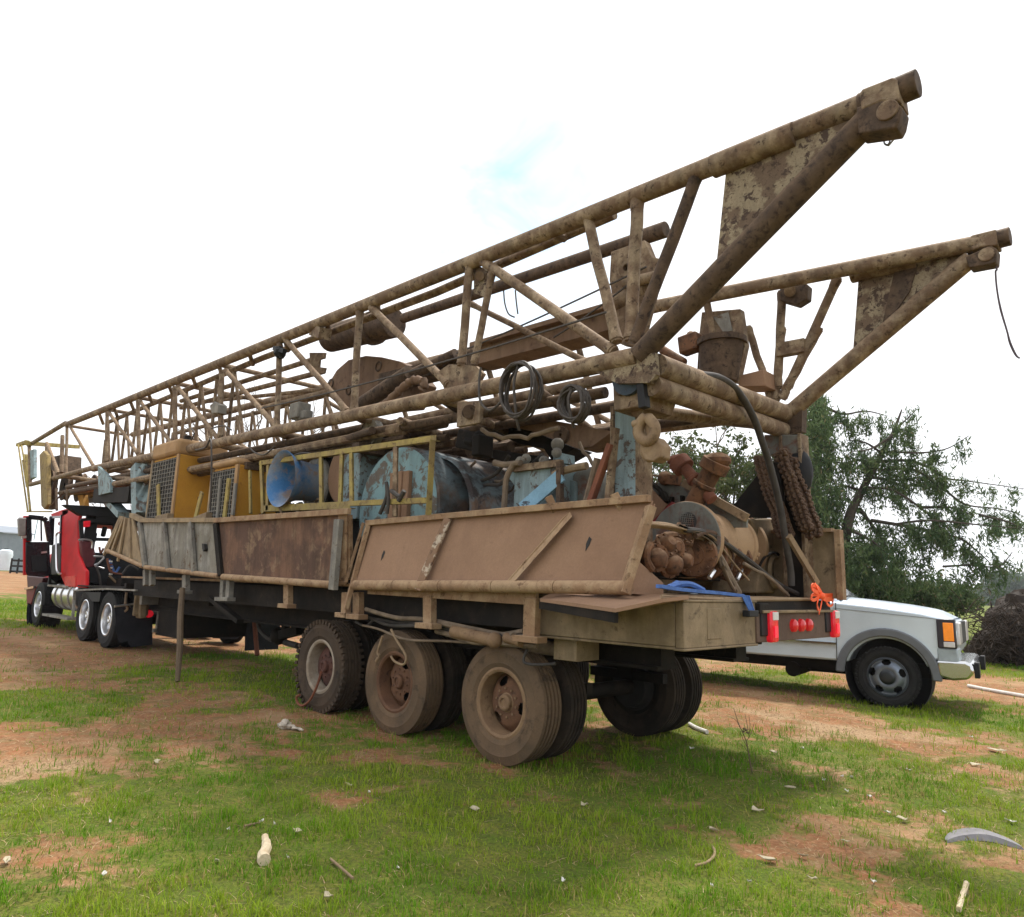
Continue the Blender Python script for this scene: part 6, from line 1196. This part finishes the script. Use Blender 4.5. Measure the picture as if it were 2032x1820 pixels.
limbs = [([(950, 630), (1150, 625), (1320, 680), (1420, 745), (1600, 770), (1960, 820)], .5, 1.0), ([(1060, 420), (1130, 350), (1215, 268)], .2, .35), ([(1000, 560), (1200, 570), (1340, 560), (1450, 530), (1580, 450)], -.8, .45), ([(930, 650), (820, 620), (700, 640), (540, 610)], .8, .7),
         ([(960, 690), (1200, 690), (1400, 820), (1560, 930), (1800, 960), (1960, 1010)], 1.2, .9), ([(850, 820), (1050, 830), (1300, 1000), (1400, 1120)], -.6, 1.1), ([(900, 1040), (1200, 1090), (1500, 1160), (1620, 1240), (1720, 1330)], .6, 1.2), ([(1050, 1070), (1300, 1040), (1650, 1070), (1940, 1095)], -1.5, .7),
         ([(820, 960), (960, 1150), (1060, 1330), (1100, 1420)], .8, 1.2), ([(1150, 1080), (1240, 1200), (1270, 1340)], -.3, 1.0), ([(560, 240), (700, 300), (860, 280), (1000, 310)], 1., .75), ([(1060, 440), (900, 540), (760, 560)], -.9, .8), ([(980, 580), (860, 500), (720, 480)], .5, .6), ([(850, 840), (700, 800), (560, 830)], 1.4, 1.1),
         ([(900, 740), (1080, 760), (1240, 740), (1350, 720)], 1.5, 1.0), ([(1250, 950), (1450, 950), (1600, 1000)], .2, .9), ([(740, 1100), (900, 1180), (1020, 1280)], -1.2, 1.2), ([(1400, 1360), (1600, 1350), (1780, 1360), (1880, 1260)], 1., .5), ([(1650, 1000), (1850, 1050), (2000, 1120)], .5, .5), ([(1300, 1000), (1420, 1080), (1500, 1210)], 1., .9), ([(1080, 400), (1180, 430), (1190, 480)], 0, .25)]
lm = MB(); spots = []
for k, (pts, dd, den) in enumerate(limbs):
    P = smooth_path([onD(r8(*p), DC+dd*(.25+.75*i/len(pts))) for i, p in enumerate(pts)], 7); lm.path(P, .062*den**.5, 6, r1=.012)
    for i, p in enumerate(P[1:]):
        for j in range(max(1, int(1.5*den+random.random()))):
            q_ = p+V((random.gauss(0, .14), random.gauss(0, .3), random.gauss(-.12, .15)))
            if random.random() < .35:
                e = q_+V((random.gauss(0, .2), random.gauss(0, .2), -random.uniform(.15, .6))); lm.path([p, q_, e], .008, 4, r1=.003); spots.append((e, random.uniform(.5, 1))); spots.append((q_.lerp(e, .5), .6))
            spots.append((q_, random.uniform(.6, 1.15)))
lm.build('limbs', M['bark'], tree, smooth=0)
for k in range(760):      # dense left column
    u = random.random(); yy = 170+1350*u; wd = 45+100*min(1, u*2.6); xx = random.gauss(525+40*u, wd*.62); spots.append((onD(r8(min(max(xx, 405), 900), yy), DC+random.gauss(0, .8)), random.uniform(.7, 1.3)))
for k in range(260): spots.append((onD(r8(random.gauss(880, 210), random.uniform(1180, 1460)), DC+random.gauss(0, .9)), random.uniform(.7, 1.2)))
foliage('crown', spots, 25, .105, .046, .24, cedar_m, tree, 1, long=3.6, hang=1.3)
# shrubs under it
for i, (px_, py_, w, h, n, lab) in enumerate(((1735, 1165, 55, 26, 60, 'low dark green shrub under the evergreen, above the pickup cowl'), (1830, 1172, 50, 22, 55, 'low green shrub under the evergreen, above the pickup bonnet'), (1900, 1178, 38, 16, 40, 'lowest shrub at the right foot of the evergreen'), (1680, 1150, 40, 45, 70, 'tall dense shrub beside the far side platform'))):
    b_ = onGz((px_, 1262)); sh_t = thing('shrub', b_, lab, 'shrub', 'shrubs under the evergreen'); dp_ = (np.array(b_)-CAM)@_f
    sp = [(onD((random.gauss(px_, w*.5), min(1215, py_+random.gauss(8, h*.75))), dp_+random.gauss(0, .5)), random.uniform(.7, 1.2)) for k in range(n*2)]
    st = MB()
    for k in range(7): e = sp[k][0]; st.path([b_, b_.lerp(e, .5)+V((0, 0, .2)), e], .02, 5, r1=.005)
    st.build('stems', M['bark'], sh_t); foliage('crown', sp, 36, .17, .09, .08, shrub_m, sh_t, 20+i)
# bare and thin trees seen through the rig
def bare_tree(name, px_, ytop, ybase, depth, wpx, label, twigs, leaf=None, mat='bark', fol=0, seed=0):
    random.seed(seed); b_ = onD((px_, ybase), depth); T = thing(name, b_, label, 'tree', 'thin trees seen through the mast'); mb = MB(); tips = []
    def grow(p, d, L_, r_, lev):
        e = p+d*L_; mid = p.lerp(e, .5)+V((random.gauss(0, .05), random.gauss(0, .05), random.gauss(0, .05)))*L_; mb.path([p, mid, e], r_, 5 if lev > 1 else 7, r1=r_*.55)
        if lev >= 4: tips.append(e); return
        for k in range(3 if lev else twigs):
            a = random.uniform(0, 6.28); sp_ = random.uniform(.35, .75); nd = (d+V((math.cos(a)*sp_, math.sin(a)*sp_, random.uniform(-.1, .25)))).normalized(); grow(p.lerp(e, random.uniform(.45, 1) if k else 1), nd, L_*random.uniform(.55, .78), r_*.55, lev+1)
        tips.append(e)
    H = (ybase-ytop)/FPX*depth; grow(b_, V((0, 0, 1)), H*.44, H*.022, 0); mb.build('trunk', M[mat], T, smooth=0)
    if fol: foliage('crown', [(p, 1) for p in tips], fol, .02*H, .014*H, .01*H, leaf, T, seed)
    return T
bare_tree('bare_tree', 1390, 850, 1225, 30, 90, 'pale twiggy tree behind the flanged stand pipes', 4, olive_m, 'stake', 24, 3)
bare_tree('thin_tree', 1490, 870, 1225, 28, 60, 'olive leafy tree right of the flanged stand pipes', 4, olive_m, 'bark', 44, 5)
bare_tree('thin_tree', 1430, 905, 1225, 34, 60, 'olive bushy tree between the stand pipes and the dark gusset', 4, olive_m, 'bark', 46, 8)
bare_tree('bare_tree', 1310, 915, 1225, 34, 60, 'small pale bare tree just right of the rear mast post', 4, olive_m, 'stake', 5, 9)
bare_tree('bare_tree', 498, 790, 1150, 46, 70, 'bare tree showing through the middle of the mast', 4, None, 'stake', 0, 12)
bare_tree('bare_tree', 215, 945, 1150, 70, 60, 'distant bare tree above the tractor cab', 4, None, 'stake', 0, 14)
bare_tree('bare_tree', 690, 900, 1150, 60, 60, 'bare tree behind the blue intake horn', 4, None, 'stake', 0, 17)
random.seed(23)
# far hedgerow, one mass
hz = thing('far', (0, 0, 0), None, None); bpy.data.objects.remove(hz)
sp = []
for k in range(1500):
    px_ = random.uniform(1560, 2350); top = 1163+10*math.sin(px_*.05)+8*math.sin(px_*.017+1)+(-22 if px_ > 1960 else 0)+(px_-1900)*.045; sp.append((onD((px_, random.uniform(top, 1206+(px_-1900)*.05)), 190+random.uniform(-9, 9)), 1))
dm = thing('distant_hedgerow', onD((1950, 1200), 190), 'hazy far hedgerow at the edge of the green field', 'hedgerow'); dm['_loc'] = tuple(dm.location)
o = foliage('distant_hedgerow_mass', sp, 26, 1.0, .75, .2, leafmat('far_leaves_hazed', (.08, .11, .075), (.13, .16, .11), (.17, .15, .12)), dm, 50); o.parent = None; o.location = dm.location; bpy.data.objects.remove(dm); o.name = 'distant_hedgerow'; tag(o, 'hazy far hedgerow at the edge of the green field', 'hedgerow', kind='stuff')  # leaf colours paled and greyed, distance haze painted into them
# brush heap at the right edge
P0 = onGz((2010, 1318)); dp_ = (np.array(P0)-CAM)@_f; bh = thing('brush_heap', P0, 'dark heap of uprooted brush and roots beyond the pickup bumper', 'brush heap')
mb = MB()
for px_, py_, r_ in ((2010, 1240, .55), (1975, 1275, .42), (1940, 1295, .26), (2040, 1215, .6), (2070, 1260, .7), (2000, 1300, .35), (1960, 1305, .22), (2100, 1230, .8), (2050, 1300, .45)): mb.ball(onD((px_, py_), dp_+random.uniform(-.2, .5)), r_, 18, (1.1, 1, .85), .14)
mb.build('earth_core', worn('dark_brush', (.028, .020, .015), (.05, .034, .024), (.014, .011, .010), 5.), bh, smooth=0)
mb = MB()
for k in range(900):
    c0 = onD((random.gauss(2012, 46), random.gauss(1262, 30)), dp_-random.uniform(.0, .95)); a = random.uniform(0, 6.28); L_ = random.uniform(.15, .55)
    d = V((math.cos(a), math.sin(a), random.gauss(0, .5))); e = c0+d*L_; e.z = max(e.z, P0.z+.02); c0.z = max(c0.z, P0.z+.02)
    mb.path(smooth_path([c0, c0.lerp(e, .4)+V((0, 0, random.uniform(-.12, .15))), e], 3), random.uniform(.005, .02), 5, r1=.003)
mb.build('twigs', worn('dark_twigs', (.035, .024, .018), (.06, .04, .028), (.018, .014, .012), 6.), bh, smooth=0)
# shed, tank and rail fence far left
sx, sy = onG((54, 1133)).x, onG((54, 1133)).y; zb = onG((54, 1133)).z-.3
mtl = plain('corrugated_grey_steel', (.22, .25, .29), .5, .3, .1, 2, .05)
shd = thing('metal_shed', (sx, sy+6, zb), 'long grey metal shed in the distance behind the tractor', 'shed')
mb = MB(); n_ = 70; sl = 24.; 
pv = []; 
for k in range(n_+1): pv.append((sx-.9*(sl*k/n_)*.25+(.06 if k % 2 else 0), sy+sl*k/n_))
hgt = 4.6
for (a, b_) in zip(pv[:-1], pv[1:]): mb.add([(a[0], a[1], zb), (b_[0], b_[1], zb), (b_[0], b_[1], zb+hgt), (a[0], a[1], zb+hgt)], [(0, 3, 2, 1)])
mb.add([(sx, sy, zb), (sx+10, sy+2, zb), (sx+10, sy+2, zb+hgt), (sx, sy, zb+hgt)], [(0, 1, 2, 3)]); mb.build('wall', mtl, shd, smooth=0)
MB().prism([(sx-.3, sy-.2, zb+hgt), (pv[-1][0]-.3, pv[-1][1], zb+hgt), (pv[-1][0]+5, pv[-1][1]+1, zb+hgt+1.0), (sx+5, sy+.8, zb+hgt+1.0)], V((0, 0, .08))).prism([(sx+10, sy+1.9, zb+hgt), (pv[-1][0]+10, pv[-1][1]+2, zb+hgt), (pv[-1][0]+5, pv[-1][1]+1, zb+hgt+1.0), (sx+5, sy+.8, zb+hgt+1.0)], V((0, 0, .08))).build('roof', mtl, shd, smooth=0)
Pt = onG((6, 1132)); Pt = V((Pt.x-8, Pt.y+1.1, Pt.z-.1)); Pt = onD((7, 1128), (np.array(onG((6, 1132)))-CAM)@_f-10); Pt.z -= .2
tk = thing('water_tank', Pt, 'white ribbed water tank standing before the grey shed', 'tank')
MB().lathe(Pt, (0, 0, 1), [(.001, 0), (.62, 0)]+[(.62+.05*(k % 2), .12+.2*k) for k in range(9)]+[(.60, 1.95), (.35, 2.1), (.001, 2.12)], 28).build('shell', plain('tank_white', (.60, .68, .74), .5, 0, .08, 2, .02), tk)
MB().lathe(Pt+V((0, 0, 2.1)), (0, 0, 1), [(.18, 0), (.18, .1), (.001, .1)], 18).build('lid', M['black'], tk)
A, B = onG((20, 1136)), onG((62, 1138)); A = CAM+(np.array(A)-CAM)*.9; A, B = V(A), V(CAM+(np.array(B)-CAM)*.9)
mb = MB(); B2 = B+(B-A)*.3
for z_ in (.4, .9, 1.4): mb.bar(A+V((0, 0, z_-.3)), B2+V((0, 0, z_-.3)), .10, .18)
fn = mb; fo = thing('rail_fence', A, 'dark rail fence standing before the grey shed', 'fence'); fn.build('rails', M['frame'], fo); pm = MB()
for k in range(5):
    p = A.lerp(B2, k/4); MB().bar(p+V((0, 0, -.4)), p+V((0, 0, 1.3)), .14, .14).build('fence_post', M['frame'], fo)
# ================================================================== air
lo, hi = (min(ax_)-1, min(ay_)-1, float(Zg.min())-1), (max(ax_)+1, max(ay_)+1, 10.5)
hb_ = MB().box([(a+b)/2 for a, b in zip(lo, hi)], [b-a for a, b in zip(lo, hi)])
hm_ = bpy.data.materials.new('air_haze'); hm_.use_nodes = True; ht = hm_.node_tree; ht.nodes.clear(); ho = ht.nodes.new('ShaderNodeOutputMaterial'); hv_ = ht.nodes.new('ShaderNodeVolumePrincipled')
hv_.inputs['Color'].default_value = (.86, .92, 1, 1); hv_.inputs['Density'].default_value = .00035; hv_.inputs['Anisotropy'].default_value = .2; ht.links.new(hv_.outputs[0], ho.inputs['Volume'])
hz_ = hb_.build('haze', hm_, None, smooth=0); tag(hz_, 'pale haze in the air over the field', 'haze', kind='stuff')
